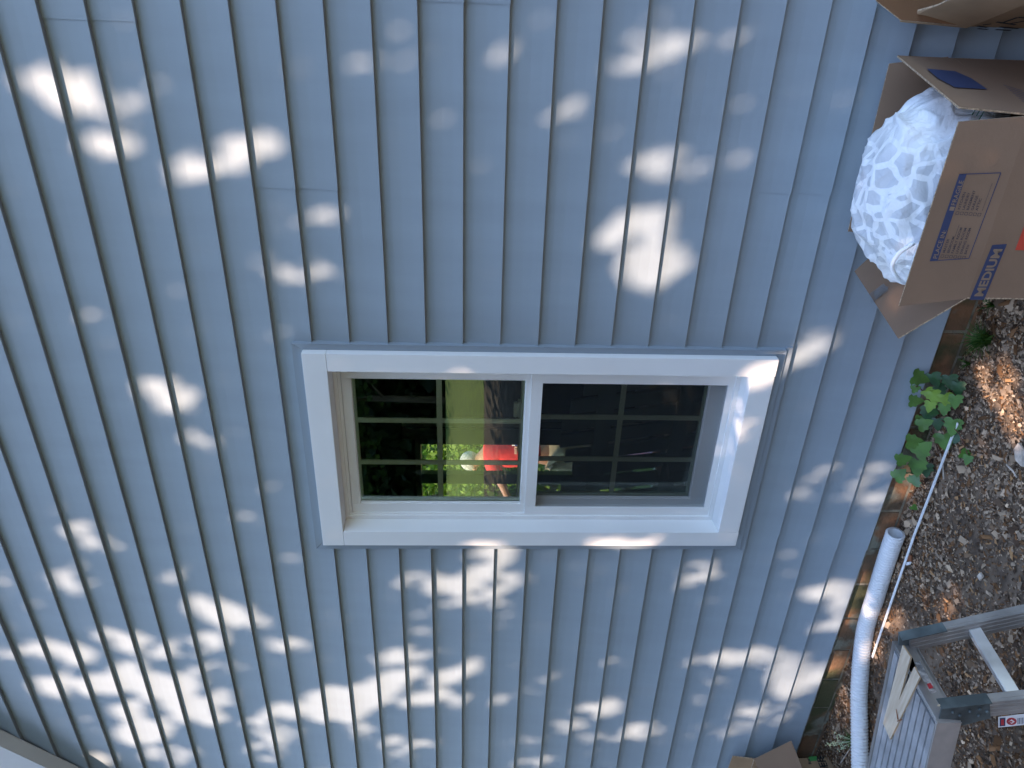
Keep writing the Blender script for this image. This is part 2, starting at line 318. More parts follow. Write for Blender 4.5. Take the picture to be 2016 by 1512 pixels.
# seam positions per double course: index of upper line k (counted down from the top), x of the seam
SEAMS = {3: seamx(180, 40), 7: seamx(585, 373), 19: seamx(1560, 382), 21: seamx(1540, 1055), 1: seamx(214, 870), 5: seamx(536, 1121), -1: seamx(72, 1250), 23: seamx(1651, 1083), 9: -3.9, 11: -.12, 13: -3.35, 15: .2, 17: -3.6, -3: -1.2, -5: -2.9}
def siding():
    bm = bmesh.new(); K = 25
    def strip(x0, x1, z0, z1, zk, dy, dz, cap0=False, cap1=False):
        if x1-x0 < .002 or z1-z0 < .002: return
        prof = []
        if z0 <= zk+1e-4:
            prof = [(.022+dy, zk+dz+.0005), (dy+.001, zk+dz), (dy, zk+dz+.0012)]
        else: prof = [(dy+SD*(z0-zk)/E5, z0)]
        for t in (.25, .5, .75): 
            zz = zk+E5*t
            if z0+.001 < zz < z1-.001: prof.append((dy+SD*t+.0024*math.sin(math.pi*t), zz))
        prof.append((dy+SD*(z1-zk)/E5, z1+(.004 if z1 >= zk+E5-1e-4 else 0)))
        n = max(1, int((x1-x0)/.35)); cols = []
        for i in range(n+1):
            x = x0+(x1-x0)*i/n; wob = .0009*noise.noise(Vector((x*1.7, zk*5, 0)))
            cols.append([bm.verts.new((x, y+wob, z+.0008*noise.noise(Vector((x*1.3, zk*9, 4))))) for y, z in prof])
        for a, b in zip(cols, cols[1:]):
            for k in range(len(prof)-1): bm.faces.new((a[k], b[k], b[k+1], a[k+1]))
        for c, on in ((cols[0], cap0), (cols[-1], cap1)):
            if on:
                q = [bm.verts.new(p.co+Vector((0, .006, 0))) for p in c]
                for k in range(len(c)-1): bm.faces.new((c[k], c[k+1], q[k+1], q[k]))
    for k in range(-11, 26):
        if k < -10: continue
        zk = ZS+(25-k)*E5
        if zk > ZT: continue
        kk = k if k % 2 else k+0
        pk = (k-1) if k % 2 == 0 else (k-2)     # panel spans upper line pk .. pk+2
        sx = SEAMS.get(pk)
        segs = [(XL, XR, 0, 0, False, False)] if sx is None else [(XL, sx+.02, .0, 0, False, False), (sx, XR, -.0022, -.0016, True, False)]
        for x0, x1, dy, dz, c0, c1 in segs:
            z0, z1 = zk, zk+E5
            if z1 <= OZ0 or z0 >= OZ1: strip(x0, x1, z0, z1, zk, dy, dz, c0, c1); continue
            strip(x0, min(x1, OX0), z0, z1, zk, dy, dz, c0, c1); strip(max(x0, OX1), x1, z0, z1, zk, dy, dz, c0, c1)
            a, b = max(x0, OX0), min(x1, OX1)
            if z0 < OZ0: strip(a, b, z0, OZ0, zk, dy, dz)
            if z1 > OZ1: strip(a, b, OZ1, z1, zk, dy, dz)
    part("siding", bm, MT['siding'], house)
siding()
# sheathing behind the siding (closes the wall), with the opening
bm = bmesh.new()
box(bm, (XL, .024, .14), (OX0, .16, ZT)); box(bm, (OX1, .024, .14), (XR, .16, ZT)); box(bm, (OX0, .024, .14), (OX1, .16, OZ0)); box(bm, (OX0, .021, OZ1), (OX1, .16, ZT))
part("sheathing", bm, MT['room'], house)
# brick footing
bm = bmesh.new()
for row, (z0, z1, off) in enumerate(((-.06, .020, 0), (.030, .105, .1), (.115, .19, 0))):
    x = XL+off
    while x < XR:
        d = random.uniform(-.003, .003); box(bm, (x+.005, .036+d, z0), (x+.193, .13, z1), .003); x += .2
part("brickwork", bm, MT['brick'], house)
bm = bmesh.new(); box(bm, (XL, .0395, -.08), (XR, .125, .2)); part("mortar", bm, MT['mortar'], house)
# rake board at the upper left
bm = bmesh.new(); a = Vector((-3.149, 0, 3.89)); d = Vector((-.293, 0, -.29)).normalized(); n = Vector((-.7, 0, .71)).normalized()
obox(bm, a+n*.352+Vector((0, -.035, 0)), d*1.6, Vector((0, .03, 0)), n*.35, .003)
part("rake_board", bm, MT['rake'], house)
# roof sloping down to the back, walls and floor of the room
bm = bmesh.new(); slab(bm, [(XL, .02, 4.65), (XR, .02, 4.65), (XR, 2.56, 2.84), (XL, 2.56, 2.84)], .12); part("roof", bm, MT['roof'], house)
RX0, RX1, RY = -6.0, 1.4, 2.4
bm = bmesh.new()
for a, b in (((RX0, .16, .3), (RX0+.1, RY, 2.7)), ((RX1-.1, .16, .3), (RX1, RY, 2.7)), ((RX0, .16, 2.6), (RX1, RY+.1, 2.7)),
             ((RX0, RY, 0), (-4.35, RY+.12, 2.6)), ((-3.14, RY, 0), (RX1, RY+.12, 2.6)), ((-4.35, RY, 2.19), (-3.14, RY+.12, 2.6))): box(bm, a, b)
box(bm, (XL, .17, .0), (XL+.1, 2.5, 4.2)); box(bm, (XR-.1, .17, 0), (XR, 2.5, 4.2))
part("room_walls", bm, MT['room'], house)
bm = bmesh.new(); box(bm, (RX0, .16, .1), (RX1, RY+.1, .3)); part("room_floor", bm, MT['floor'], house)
# glazed garden door at the back of the room
bm = bmesh.new()
ring(bm, -4.35, -3.14, .3, 2.19, -4.30, -3.19, .34, 2.15, RY-.01, RY+.10)
box(bm, (-3.14, RY-.02, .3), (-3.05, RY, 2.28), .004); box(bm, (-3.035, RY-.012, .3), (-2.99, RY, 2.28), .003)
bd = part("garden_door", bm, MT['doorframe'], house)
bm = bmesh.new(); box(bm, (-3.56, RY+.0, .34), (-3.47, RY+.05, 2.15)); part("mullion", bm, MT['blackwood'], bd)
bm = bmesh.new(); box(bm, (-4.30, RY+.06, .34), (-3.19, RY+.064, 2.15)); part("pane", bm, MT['glass'], bd)

# ------------------------------------------------------------------ the window
WX0, WX1, WZ0, WZ1 = -1.951, -1.25, .784, 2.246    # clear opening of the casing
CX0, CX1, CZ0_, CZ1_ = -2.019, -1.182, .7025, 2.3275
win = thing("window", "", "", (-1.6, 0, .7)); del win['label']; del win['category']
win.parent = house; win.matrix_parent_inverse = house.matrix_basis.inverted()
def wpart(name, bm, m, smooth=False):
    o = link(name, bm, m, None, smooth); o.parent = win; o.matrix_parent_inverse = win.matrix_basis.inverted() @ Matrix(); 
    return o
# keep world place: window's world matrix is its basis (house offset cancelled)
bm = bmesh.new()
box(bm, (CX0, -.0375, WZ1), (CX1, .03, CZ1_), .0025)                       # head board, full width
box(bm, (CX0, -.0375, CZ0_), (WX0, .03, WZ1-.0008), .0025); box(bm, (WX1, -.0375, CZ0_), (CX1, .03, WZ1-.0008), .0025)
box(bm, (WX0+.0008, -.0370, CZ0_+.001), (WX1-.0008, .03, WZ0), .0025)
wpart("casing", bm, MT['white'])
bm = bmesh.new()                                                         # lining of the reveal + sloping sill
box(bm, (WX0-.012, .0, WZ0), (WX0-.0005, .15, WZ1)); box(bm, (WX1+.0005, .0, WZ0), (WX1+.012, .15, WZ1)); box(bm, (WX0, .0, WZ1+.0005), (WX1, .15, WZ1+.012))
slab(bm, [(WX0, -.030, WZ0-.004), (WX1, -.030, WZ0-.004), (WX1, .12, WZ0+.016), (WX0, .12, WZ0+.016)], .02)
wpart("sill", bm, MT['white'])
bm = bmesh.new()
ring(bm, WX0, WX1, .790, WZ1, -1.934, -1.268, .806, 2.232, .040, .15)      # outer frame
ring(bm, -1.9345, -1.2675, .8055, 2.2325, -1.928, -1.276, .812, 2.222, .048, .15, .0008)
wpart("frame", bm, MT['white'])
bm = bmesh.new(); ring(bm, -1.928, -1.276, 1.536, 2.221, -1.888, -1.328, 1.5625, 2.190, .057, .09)
ring(bm, -1.889, -1.327, 1.5615, 2.191, -1.885, -1.331, 1.5655, 2.187, .063, .08, .0006)
us = wpart("upper_sash", bm, MT['white'])
bm = bmesh.new(); ring(bm, -1.93, -1.274, .812, 1.545, -1.896, -1.334, .828, 1.503, .048, .058)
sf = wpart("screen_frame", bm, MT['white'])
bm = bmesh.new(); quad(bm, [(-1.898, .0545, .826), (-1.332, .0545, .826), (-1.332, .0545, 1.505), (-1.898, .0545, 1.505)]); wpart("insect_screen", bm, MT['screen'])
bm = bmesh.new(); ring(bm, -1.95, -1.26, .80, 1.575, -1.899, -1.318, .871, 1.52, .108, .14); 
ring(bm, -1.90, -1.317, .870, 1.521, -1.895, -1.322, .875, 1.517, .113, .13, .0006); wpart("lower_sash", bm, MT['white'])
for nm, x0, x1, z0, z1, y in (("upper_pane", -1.885, -1.331, 1.5655, 2.187, .071), ("lower_pane", -1.895, -1.322, .875, 1.517, .122)):
    bm = bmesh.new(); box(bm, (x0, y, z0), (x1, y+.004, z1)); wpart(nm, bm, MT['glass'])
def grille(nm, x0, x1, z0, z1, y, vx, hz, s):
    bm = bmesh.new(); h = .0102
    for x in vx: box(bm, (x-h, y, z0), (x+h, y+.006, z1), .002)
    for z in hz: box(bm, (x0, y+.0008, z-h), (x1, y+.0068, z+h), .002)
    # spacer bar round the edge of the double glazing
    ring(bm, x0, x1, z0, z1, x0+.009, x1-.009, z0+.009, z1-.009, y-.001, y+.012, .0004)
    wpart(nm, bm, MT['muntin'])
ux = [W(870, 828, .08).x, W(870, 910, .08).x]; uz = W(866, 870, .08).z
lx = [W(1230, 822, .13).x, W(1230, 904, .13).x]; lz = W(1217, 860, .13).z
grille("upper_grille", -1.885, -1.331, 1.5655, 2.187, .077, ux, [uz], 1); grille("lower_grille", -1.895, -1.322, .875, 1.517, .128, lx, [lz], 1)
bm = bmesh.new(); box(bm, (-1.52, .11, 1.5755), (-1.45, .135, 1.585), .003); obox(bm, (-1.49, .122, 1.592), (.03, .004, 0), (0, .008, 0), (0, 0, .008), .003); wpart("sash_lock", bm, MT['muntin'])
# mitred channel round the casing
def jring():
    bm = bmesh.new(); o = (-2.058, -1.158, .672, 2.362); i = (CX0-.001, CX1+.001, CZ0_-.001, CZ1_+.001)
    co_ = [(o[0], o[2]), (o[1], o[2]), (o[1], o[3]), (o[0], o[3])]; ci = [(i[0], i[2]), (i[1], i[2]), (i[1], i[3]), (i[0], i[3])]
    for k in range(4):
        a, b = co_[k], co_[(k+1) % 4]; c, d = ci[(k+1) % 4], ci[k]
        ax = Vector((b[0]-a[0], 0, b[1]-a[1])).normalized()*.0007
        q = [Vector((a[0], -.013, a[1]))+ax, Vector((b[0], -.013, b[1]))-ax, Vector((c[0], -.010, c[1]))-ax, Vector((d[0], -.010, d[1]))+ax]
        back = [Vector((p.x, .022, p.z)) for p in q]
        vf = [bm.verts.new(p) for p in q]; vb = [bm.verts.new(p) for p in back]
        bm.faces.new(vf)
        for m_ in range(4): bm.faces.new((vf[(m_+1) % 4], vf[m_], vb[m_], vb[(m_+1) % 4]))
    return bm
wpart("trim_channel", jring(), MT['channel'])
bm = bmesh.new(); box(bm, (-2.07, -.006, .648), (-1.15, .01, .6705), .001); wpart("under_sill_trim", bm, MT['channel'])

# ------------------------------------------------------------------ the box marked MEDIUM
FL, FR = G(1904, 588, .4375), G(2030, 228, .4375); BL, BR = Vector((-.725, -.06, .4375)), Vector((-.208, -.095, .4375))
TFL = G(1770, 603, .607); TFR = P(1888, 240, FL, (FR-FL).cross(TFL-FL).normalized())
mb = thing("moving_box", "open brown cardboard moving box printed MEDIUM on its front, packed with a white plastic bag", "cardboard box", ((FL+FR+BL+BR)/4)*1.0-Vector((0, 0, .43)))
def down(p): return Vector((p.x, p.y, .0))
bm = bmesh.new(); T = .0045
slab(bm, [down(FL), down(FR), FR, FL], T, 1); slab(bm, [down(FR), down(BR), BR, FR], T, 1); slab(bm, [down(BR), down(BL), BL, BR], T, 1); slab(bm, [down(BL), down(FL), FL, BL], T, 1)
slab(bm, [down(FL)+Vector((0, 0, .02)), down(FR)+Vector((0, 0, .02)), down(BR)+Vector((0, 0, .02)), down(BL)+Vector((0, 0, .02))], T, 1)
body = part("carton", bm, [MT['card'], MT['cardedge']], mb)
def flap(pts, parent, label=None, m='card', bowl=0):
    bm = bmesh.new(); slab(bm, pts, T, 1); bmesh.ops.bevel(bm, geom=[], offset=.001)
    return part("flap", bm, [MT[m], MT['cardedge']], parent, label=label)
up = Vector((0, 0, .001))
ff = flap([FL, FR, TFR, TFL], mb, "front flap with printed room list")
rT1, rT2 = G(1767, 109, .60), G(1888, 210, .60)
rf = flap([FR+up+Vector((.004, .004, 0)), BR+up, rT1, rT2], mb, "right flap with a printed blue house")
lfA, lfB = G(1770, 667, .515), G(1684, 535, .512)
flap([FL+up, lfA, lfB, BL+up], mb, "left flap folded outwards with a strip of clear tape")
flap([BL+Vector((0, .01, .001)), W(1669, 455, -.035), W(1750, 125, -.035), BR+Vector((0, .03, .001))], mb, "back flap leaning on the siding")
# prints on the front flap
fn = (FR-FL).cross(TFL-FL).normalized(); 
if fn.y > 0: fn = -fn
off = fn*.0012; off2 = fn*.0020
PF = lambda x, y: P(x, y, FL, fn)
bm = bmesh.new()
c1, c2, c3, c4 = PF(1830, 513.5), PF(1888, 343), PF(1970, 340), PF(1907, 508.5)
b1, b2 = PF(1846, 512), PF(1903, 341.5)
quad(bm, [c1, b1, b2, c2], off)
def line(bm, a, b, wd, off, mi=0):
    d = (b-a).normalized(); s = fn.cross(d)*wd/2; quad(bm, [a-s, b-s, b+s, a+s], off, mi)
for a, b in ((c2, c3), (c3, c4), (c4, c1)): line(bm, a, b, .002, off)
U = (c2-c1); Vv = (c1-c4).normalized(); Ul = U.length; Un = U.normalized(); Vn = fn.cross(Un); Vn = Vn if Vn.z > 0 else -Vn
bandh = (b1-c1).length
text_bm(bm, "PLACE IN:", c1-Vn*(bandh*.80)+Un*.008, Un*.075, Vn*bandh*.55, off2, .012, 1)
text_bm(bm, "FRAGILE", c1-Vn*(bandh*.80)+Un*(Ul*.66), Un*.062, Vn*bandh*.55, off2, .012, 1)
sq = c1-Vn*(bandh*.80)+Un*(Ul*.60); quad(bm, [sq, sq+Un*.010, sq+Un*.010+Vn*bandh*.55, sq+Vn*bandh*.55], off2, 1)
H = (c1-c4).length; rows = (H-bandh)/7.0
for ci, (names, ux_) in enumerate(((["MASTER", "BEDROOM", "FAMILY ROOM", "LIVING ROOM", "DINING ROOM", "BATH"], .012), (["KITCHEN", "LAUNDRY", "BASEMENT", "GARAGE", "ATTIC", ""], Ul*.56))):
    for i, s in enumerate(names):
        o = c1-Vn*(bandh+rows*(i+1.0))+Un*ux_
        for a, b in (((0, 0), (1, 0)), ((1, 0), (1, 1)), ((1, 1), (0, 1)), ((0, 1), (0, 0))):
            line(bm, o+Un*a[0]*.007+Vn*a[1]*.007, o+Un*b[0]*.007+Vn*b[1]*.007, .0011, off, 2)
        if s: text_bm(bm, s, o+Un*.013, Un*.0062*len(s), Vn*.0065, off, .012, 2)
line(bm, c1-Vn*(bandh+rows*2.0)+Un*.068, c1-Vn*(bandh+rows*2.0)+Un*.10, .0009, off, 2)
line(bm, c1-Vn*(bandh+rows*6.0)+Un*(Ul*.62), c1-Vn*(bandh+rows*6.0)+Un*(Ul*.93), .0009, off, 2)
o_ = link("printed_list", bm, [MT['navy'], MT['tan'], MT['ink']]); o_.parent = ff; o_.matrix_parent_inverse = (mb.matrix_basis).inverted() @ Matrix() if False else Matrix.Translation(-mb.location)
# flap's own world matrix is identity (its geometry is in world coordinates)
def sub(o, parent):
    o.parent = parent; o.matrix_parent_inverse = Matrix(); return o
sub(o_, ff)
# band with MEDIUM and the red corner on the body
bnrm = (FR-FL).cross(Vector((0, 0, 1))).normalized(); bnrm = bnrm if bnrm.y < 0 else -bnrm
PB = lambda x, y: P(x, y, FL, bnrm); bm = bmesh.new(); o1 = bnrm*.0012; o2 = bnrm*.002
m1, m2, m3, m4 = PB(1908, 590), PB(1953, 482), PB(1982, 480), PB(1937, 590); Um = (m2-m1); Vm = (m1-m4)
quad(bm, [m4, m3, m2, m1], o1); text_bm(bm, "MEDIUM", m4+Vm*.2+Um*.07, Um*.86, Vm*.6, o2, .03, 1)
r1 = PB(1998, 492); quad(bm, [r1, r1+Vector((.22, 0, 0)), r1+Vector((.22, 0, -.10)), r1-Vector((0, 0, .10))], o1, 2)
sub(link("printed_band", bm, [MT['navy'], MT['tan'], MT['red']]), body)
# blue house on the right flap and lines on the side
rn = (rT1-BR).cross(FR-BR).normalized(); rn = rn if rn.x > 0 else -rn
PR = lambda x, y: P(x, y, FR+up+Vector((.004, .004, 0)), rn)
bm = bmesh.new(); quad(bm, [PR(1824, 136), PR(1880, 141), PR(1912, 155), PR(1944, 177), PR(1880, 173), PR(1846, 155)], rn*.0014)
sub(link("printed_house", bm, MT['navy']), rf)
bm = bmesh.new(); sn = (BR-FR).cross(Vector((0, 0, 1))).normalized(); sn = sn if sn.x > 0 else -sn
PS = lambda x, y: P(x, y, FR, sn)
for k in range(7):
    y = 166+k*5.2; a = PS(1975+k*6.0, y+2); b = PS(2014+k*7, y+14); d = (b-a).normalized(); s = sn.cross(d)*.0012; quad(bm, [a-s, b-s, b+s, a+s], sn*.0012)
sub(link("printed_lines", bm, MT['navy']), body)
# clear tape on the left flap
bm = bmesh.new(); ln = (lfA-FL).cross(lfB-FL).normalized(); ln = ln if ln.z > 0 else -ln
for i, (a, b, c, d) in enumerate((((1712, 580), (1745, 560), (1752, 572), (1720, 600)), ((1730, 592), (1752, 566), (1740, 562), (1722, 578)))):
    ps = [P(*q, lfA, ln)+ln*(.004+.006*((k+i) % 2)) for k, q in enumerate((a, b, c, d))]; quad(bm, ps)
tag(link("tape_strip", bm, MT['tape']), "torn strip of clear tape on the folded left flap of the MEDIUM box", "tape")

# ------------------------------------------------------------------ white plastic bag in the box
def bag():
    bm = bmesh.new(); bmesh.ops.create_icosphere(bm, subdivisions=6, radius=1)
    c = Vector((-.535, -.265, .475))
    for v in bm.verts:
        d = v.co.normalized(); L = Vector((.262, .165, .200))
        # fuller on the left top, lower to the left end
        r = 1+.13*noise.noise(d*1.5+Vector((3, 1, 0)))
        w1 = Vector((noise.noise(d*2+Vector((5, 0, 0))), noise.noise(d*2+Vector((0, 7, 0))), noise.noise(d*2+Vector((0, 0, 9)))))
        f1 = 1-abs(noise.noise(Vector((d.x*1.6, d.y*2.2, d.z*1.6))+w1*.7)); f2 = 1-abs(noise.noise(Vector((d.x*3.2+4, d.y*4, d.z*3.2))+w1*.8))
        r += .075*f1**5 + .03*f2**4
        p = Vector((d.x*L.x, d.y*L.y, d.z*L.z))*r
        if p.z < -.12: p.z = -.12+.2*(p.z+.12)
        p.z += -.10*max(0, -d.x-.35)+.02*d.x; p.x -= .03*max(0, d.z)*(d.x < 0)
        if d.y < 0: p.y *= 1.0
        v.co = c+p
    o = link("plastic_bag", bm, MT['film'], smooth=True)
    a = o.data.attributes.new("patch", 'FLOAT', 'POINT')
    vals = [max(0, min(1, ((-v.co.x-.36)*12)))*max(0, min(1, (v.co.x+.79)*16))*max(0, min(1, (v.co.z-.50)*20)) for v in o.data.vertices]
    a.data.foreach_set("value", vals)
    tag(o, "stuffed white plastic bag bulging out of the open box marked MEDIUM", "plastic bag")
    bm = bmesh.new(); pts = [W(*q, -.42) for q in ((1800, 478), (1768, 500), (1756, 525), (1768, 550), (1785, 556), (1796, 538), (1800, 510), (1812, 480))]
    tube(bm, spline(pts, 6), .006, 8); h = link("bag_handle", bm, MT['film'], smooth=True); h.parent = o
bag()
# wire rack end poking out between the flaps
bm = bmesh.new(); c = Vector((-.285, -.40, .44))
for k in range(9): tube(bm, [c+Vector((.0, .02+.018*k, -.25)), c+Vector((.0, .02+.018*k, .045)), c+Vector((-.05, .02+.018*k, .06))], .0016, 5)
for z in (.045, .02, -.01): tube(bm, [c+Vector((0, .0, z)), c+Vector((0, .19, z))], .0025, 5)
tag(link("wire_basket", bm, MT['wire']), "green wire basket edge showing behind the bag inside the box marked MEDIUM", "basket")

# ------------------------------------------------------------------ second open box at the upper right
A, B = G(1905, 52, .44), G(1988, 18, .44); ub = thing("open_box", "worn open cardboard box with torn handle slit behind the MEDIUM box", "cardboard box", (A.x+.2, (A.y+B.y)/2, 0))
dAB = (B-A); dAB = dAB.normalized()*.42; B2 = A+dAB; perp = Vector((-dAB.y, dAB.x, 0)); perp = perp if perp.x > 0 else -perp; C2, D2 = B2+perp, A+perp
bm = bmesh.new()
for a, b in ((B2, A), (A, D2), (D2, C2), (C2, B2)): slab(bm, [down(b), down(a), a, b], T, 1)
ub_b = part("carton", bm, [MT['card2'], MT['cardedge']], ub)
fA, fB = G(1772, 40, .585), G(1846, 8, .585)
e1 = G(1800, 24, .585)
hf = flap([B2+up, A+up, fA, e1+Vector((.003, 0, .004)), fB, fB+(B2-B)*.95], ub, "left flap with a torn handle slit", 'card2')
hn = (fA-A).cross(B2-A).normalized(); hn = hn if hn.x < 0 else -hn
bm = bmesh.new(); PH = lambda x, y: P(x, y, A+up, hn); quad(bm, [PH(1866, 27), PH(1895, 26.2), PH(1925, 28.5), PH(1895, 30.5)], hn*.0015); sub(link("handle_slit", bm, MT['cardin']), hf)
flap([A+Vector((.0, .0, .002)), W(1772, 40, A.y+.004), W(1724, 2, A.y+.01), W(1722, -30, A.y+.01), D2+up], ub, "back flap showing its brown inside", 'cardin')
bm = bmesh.new(); s2 = (B2-A).cross(Vector((0, 0, 1))).normalized(); s2 = s2 if s2.x < 0 else -s2
PQ = lambda x, y: P(x, y, A, s2)
for a, b in (((1935, 48), (1952, 46)), ((1925, 50), (1944, 53)), ((1962, 42), (2000, 48)), ((1968, 52), (2006, 55)), ((1985, 46), (2020, 40)), ((1970, 45), (2004, 33)), ((2004, 33), (2040, 36)), ((1925, 55), (1945, 57)), ((1960, 57), (1990, 59))):
    p, q = PQ(*a), PQ(*b); d = (q-p).normalized(); s = s2.cross(d)*.0045; quad(bm, [p-s, q-s, q+s, p+s], s2*.0014)
sub(link("black_marks", bm, MT['black']), ub_b)
bm = bmesh.new(); slab(bm, [G(1905, 3, .52), G(1955, 10, .46), G(1950, 4, .46), G(1912, -6, .52)], .002); tag(link("paper_label", bm, MT['sticker']), "white paper sheet inside the worn open box at the top right", "paper")
bm = bmesh.new(); slab(bm, [C2+up, B2+up, B2+Vector((.02, -.08, .13)), C2+Vector((.02, -.08, .13))], T, 1); part("flap", bm, [MT['card2'], MT['cardedge']], ub)

# ------------------------------------------------------------------ third box, lower left
lb = thing("hanger_box", "cardboard box with a green square print and a drooping flap", "cardboard box", (-3.6, -.3, 0))
bx = -3.352; bm = bmesh.new(); h3 = .372
for a, b in (((bx, -.05), (bx, -.52)), ((bx, -.52), (bx-.42, -.52)), ((bx-.42, -.52), (bx-.42, -.05)), ((bx-.42, -.05), (bx, -.05))):
    slab(bm, [(b[0], b[1], 0), (a[0], a[1], 0), (a[0], a[1], h3), (b[0], b[1], h3)], T, 1)
lb_b = part("carton", bm, [MT['card2'], MT['cardedge']], lb)
bm = bmesh.new(); slab(bm, [(bx, -.52, h3+.001), (bx+.136, -.52, .218), (bx+.136, -.055, .222), (bx, -.055, h3+.002)], T, 1); part("flap", bm, [MT['card'], MT['cardedge']], lb, label="drooping plain flap")
bm = bmesh.new(); slab(bm, [(bx-.01, -.045, h3), (bx-.41, -.045, h3), (bx-.41, -.03, h3+.12), (bx-.01, -.03, h3+.10)], T, 1); part("flap", bm, [MT['card2'], MT['cardedge']], lb)
bm = bmesh.new(); xn = Vector((.0014, 0, 0)); PX = lambda x, y: P(x, y, Vector((bx, 0, 0)), Vector((1, 0, 0)))
gq = [PX(1592, 1499), PX(1592, 1490), PX(1608, 1489), PX(1608, 1498)]; quad(bm, gq, xn, 0)
t0 = PX(1606, 1491); 
def wtext(s, right_end, z, hgt, wd): text_bm(bm, s, Vector((bx, right_end-wd, z)), Vector((0, wd, 0)), Vector((0, 0, hgt)), xn*1.3, .03, 1)
wtext("DRYER", PX(1607, 1488).y, PX(1607, 1488).z-.022, .028, .17); wtext("HANGER", PX(1614, 1489).y, PX(1617, 1489).z-.012, .028, .20); wtext("for", PX(1593, 1492).y, PX(1593, 1492).z, .016, .035)
sub(link("printed_words", bm, [MT['green'], MT['black']]), lb_b)

# ------------------------------------------------------------------ corrugated hose and trim strip
def hose():
    cpx = [((1763, 1050), .062), ((1746, 1100), .05), ((1724, 1172), .044), ((1702, 1248), .040), ((1692, 1350), .040), ((1692, 1430), .040), ((1693, 1512), .040), ((1694, 1600), .040)]
    base = spline([G(*p, z) for p, z in cpx], 60); P_ = [base[0]]; acc = 0; step = .0028
    # resample evenly
    out = [base[0]]; 
    for a, b in zip(base, base[1:]):
        L = (b-a).length; t = step-acc
        while t <= L: out.append(a+(b-a)*(t/L)); t += step
        acc = L-(t-step)
    rr = [.0335+.0034*math.sin(2*math.pi*i/5.0+.4) for i in range(len(out))]
    bm = bmesh.new(); tube(bm, out, rr, 28, cap=False); tube(bm, out[:40], [.0285]*40, 28, cap=False)
    n = 28; vs = list(bm.verts); bm.verts.ensure_lookup_table()
    base_i = len(out)*n
    for k in range(n): bm.faces.new((bm.verts[k], bm.verts[base_i+k], bm.verts[base_i+(k+1) % n], bm.verts[(k+1) % n]))
    tag(link("corrugated_hose", bm, MT['hose'], smooth=True), "white corrugated plastic hose lying along the foot of the brick", "hose")
hose()
bm = bmesh.new(); a, b = G(1886, 832, .030), G(1718, 1294, .012); mid = G(1800, 1055, .024); s = Vector((0, .0054, 0))
for p, q in ((a, mid), (mid, b)):
    slab(bm, [p-s, q-s, q+s, p+s], .003)
tag(link("trim_strip", bm, MT['white']), "long thin white trim strip lying on the dirt from the vine leaves to the hose", "trim strip")
for (p, q, lab) in (((1851, 893), (1858, 943), "short white plastic tie on the dirt beside the trim strip"), ((1982, 915), (2002, 940), "short pale stick on the dirt below the large bark flake"), ((1690, 1442), (1655, 1502), "pale stick leaning beside the flowering weed near the lowest box")):
    bm = bmesh.new(); tube(bm, [G(*p, .02), G((p[0]+q[0])/2+2, (p[1]+q[1])/2, .024), G(*q, .018)], .0028, 6); tag(link("stick", bm, MT['barkflake']), lab, "stick")
def flake(pts, lab, z=.018, m='barkflake', th=.006):
    bm = bmesh.new(); slab(bm, [G(*p, z+random.uniform(-.003, .006)) for p in pts][::-1], th); bmesh.ops.subdivide_edges(bm, edges=bm.edges[:], cuts=1)
    tag(link("bark_flake", bm, MT[m]), lab, "bark flake")
flake([(2004, 872), (2018, 888), (2020, 920), (2010, 918), (1998, 905), (1995, 885)], "large pale bark flake on the dirt at the right edge of the photo", .02)
flake([(1786, 1092), (1794, 1094), (1793, 1106), (1784, 1104)], "small orange wood chip beside the trim strip below the hose mouth", .02, 'rust')
flake([(1929, 1127), (1934, 1135), (1928, 1143), (1923, 1134)], "small diamond shaped grey flake on the open dirt", .014)
flake([(1781, 1107), (1792, 1106), (1790, 1111), (1784, 1113)], "small white flake next to the orange wood chip", .02, 'sticker')

# ------------------------------------------------------------------ work platform
plat = thing("work_platform", "folding aluminium work platform with grooved deck on the dirt", "work platform", (-2.1, -.85, 0))
Z0 = .45; pA, pB = G(1763, 1268, Z0), G(1846, 1418, Z0); dl = Vector((-.98, -.21, 0)).normalized(); wv = (pB-pA); Wd = wv.length; wn = wv.normalized(); LEN = 1.05
bm = bmesh.new(); nr = 9; zz = Vector((0, 0, 1))
# deck: raised ribs with narrow grooves running along the platform
pos = 0.0
for k in range(nr):
    w0 = Wd*(k/nr)+.0025; w1 = Wd*((k+1)/nr)-.0025
    c = pA+wn*((w0+w1)/2)+dl*(LEN/2+.012)+zz*(-.004); obox(bm, c, dl*(LEN/2-.012), wn*((w1-w0)/2), zz*.004, .0012)
obox(bm, pA+wn*(Wd/2)+dl*(LEN/2)+zz*(-.012), dl*(LEN/2-.004), wn*(Wd/2-.004), zz*.0038)
part("deck", bm, MT['alu'], plat)
bm = bmesh.new()
obox(bm, pA+wn*(Wd/2)+zz*(-.031)+dl*.006, dl*.006, wn*(Wd/2+.002), zz*.031, .002); obox(bm, pA+wn*(Wd/2)+zz*(-.058)+dl*.025, dl*.025, wn*(Wd/2), zz*.0025)
part("end_rail", bm, MT['alu2'], plat)
bm = bmesh.new(); obox(bm, pA+dl*(LEN/2)+zz*(-.029)-wn*.004, dl*(LEN/2), wn*.004, zz*.033, .002); part("side_rail", bm, MT['alu2'], plat)
bm = bmesh.new(); obox(bm, pB+dl*(LEN/2)+zz*(-.029)+wn*.004, dl*(LEN/2), wn*.004, zz*.033, .002); part("side_rail", bm, MT['alu2'], plat)
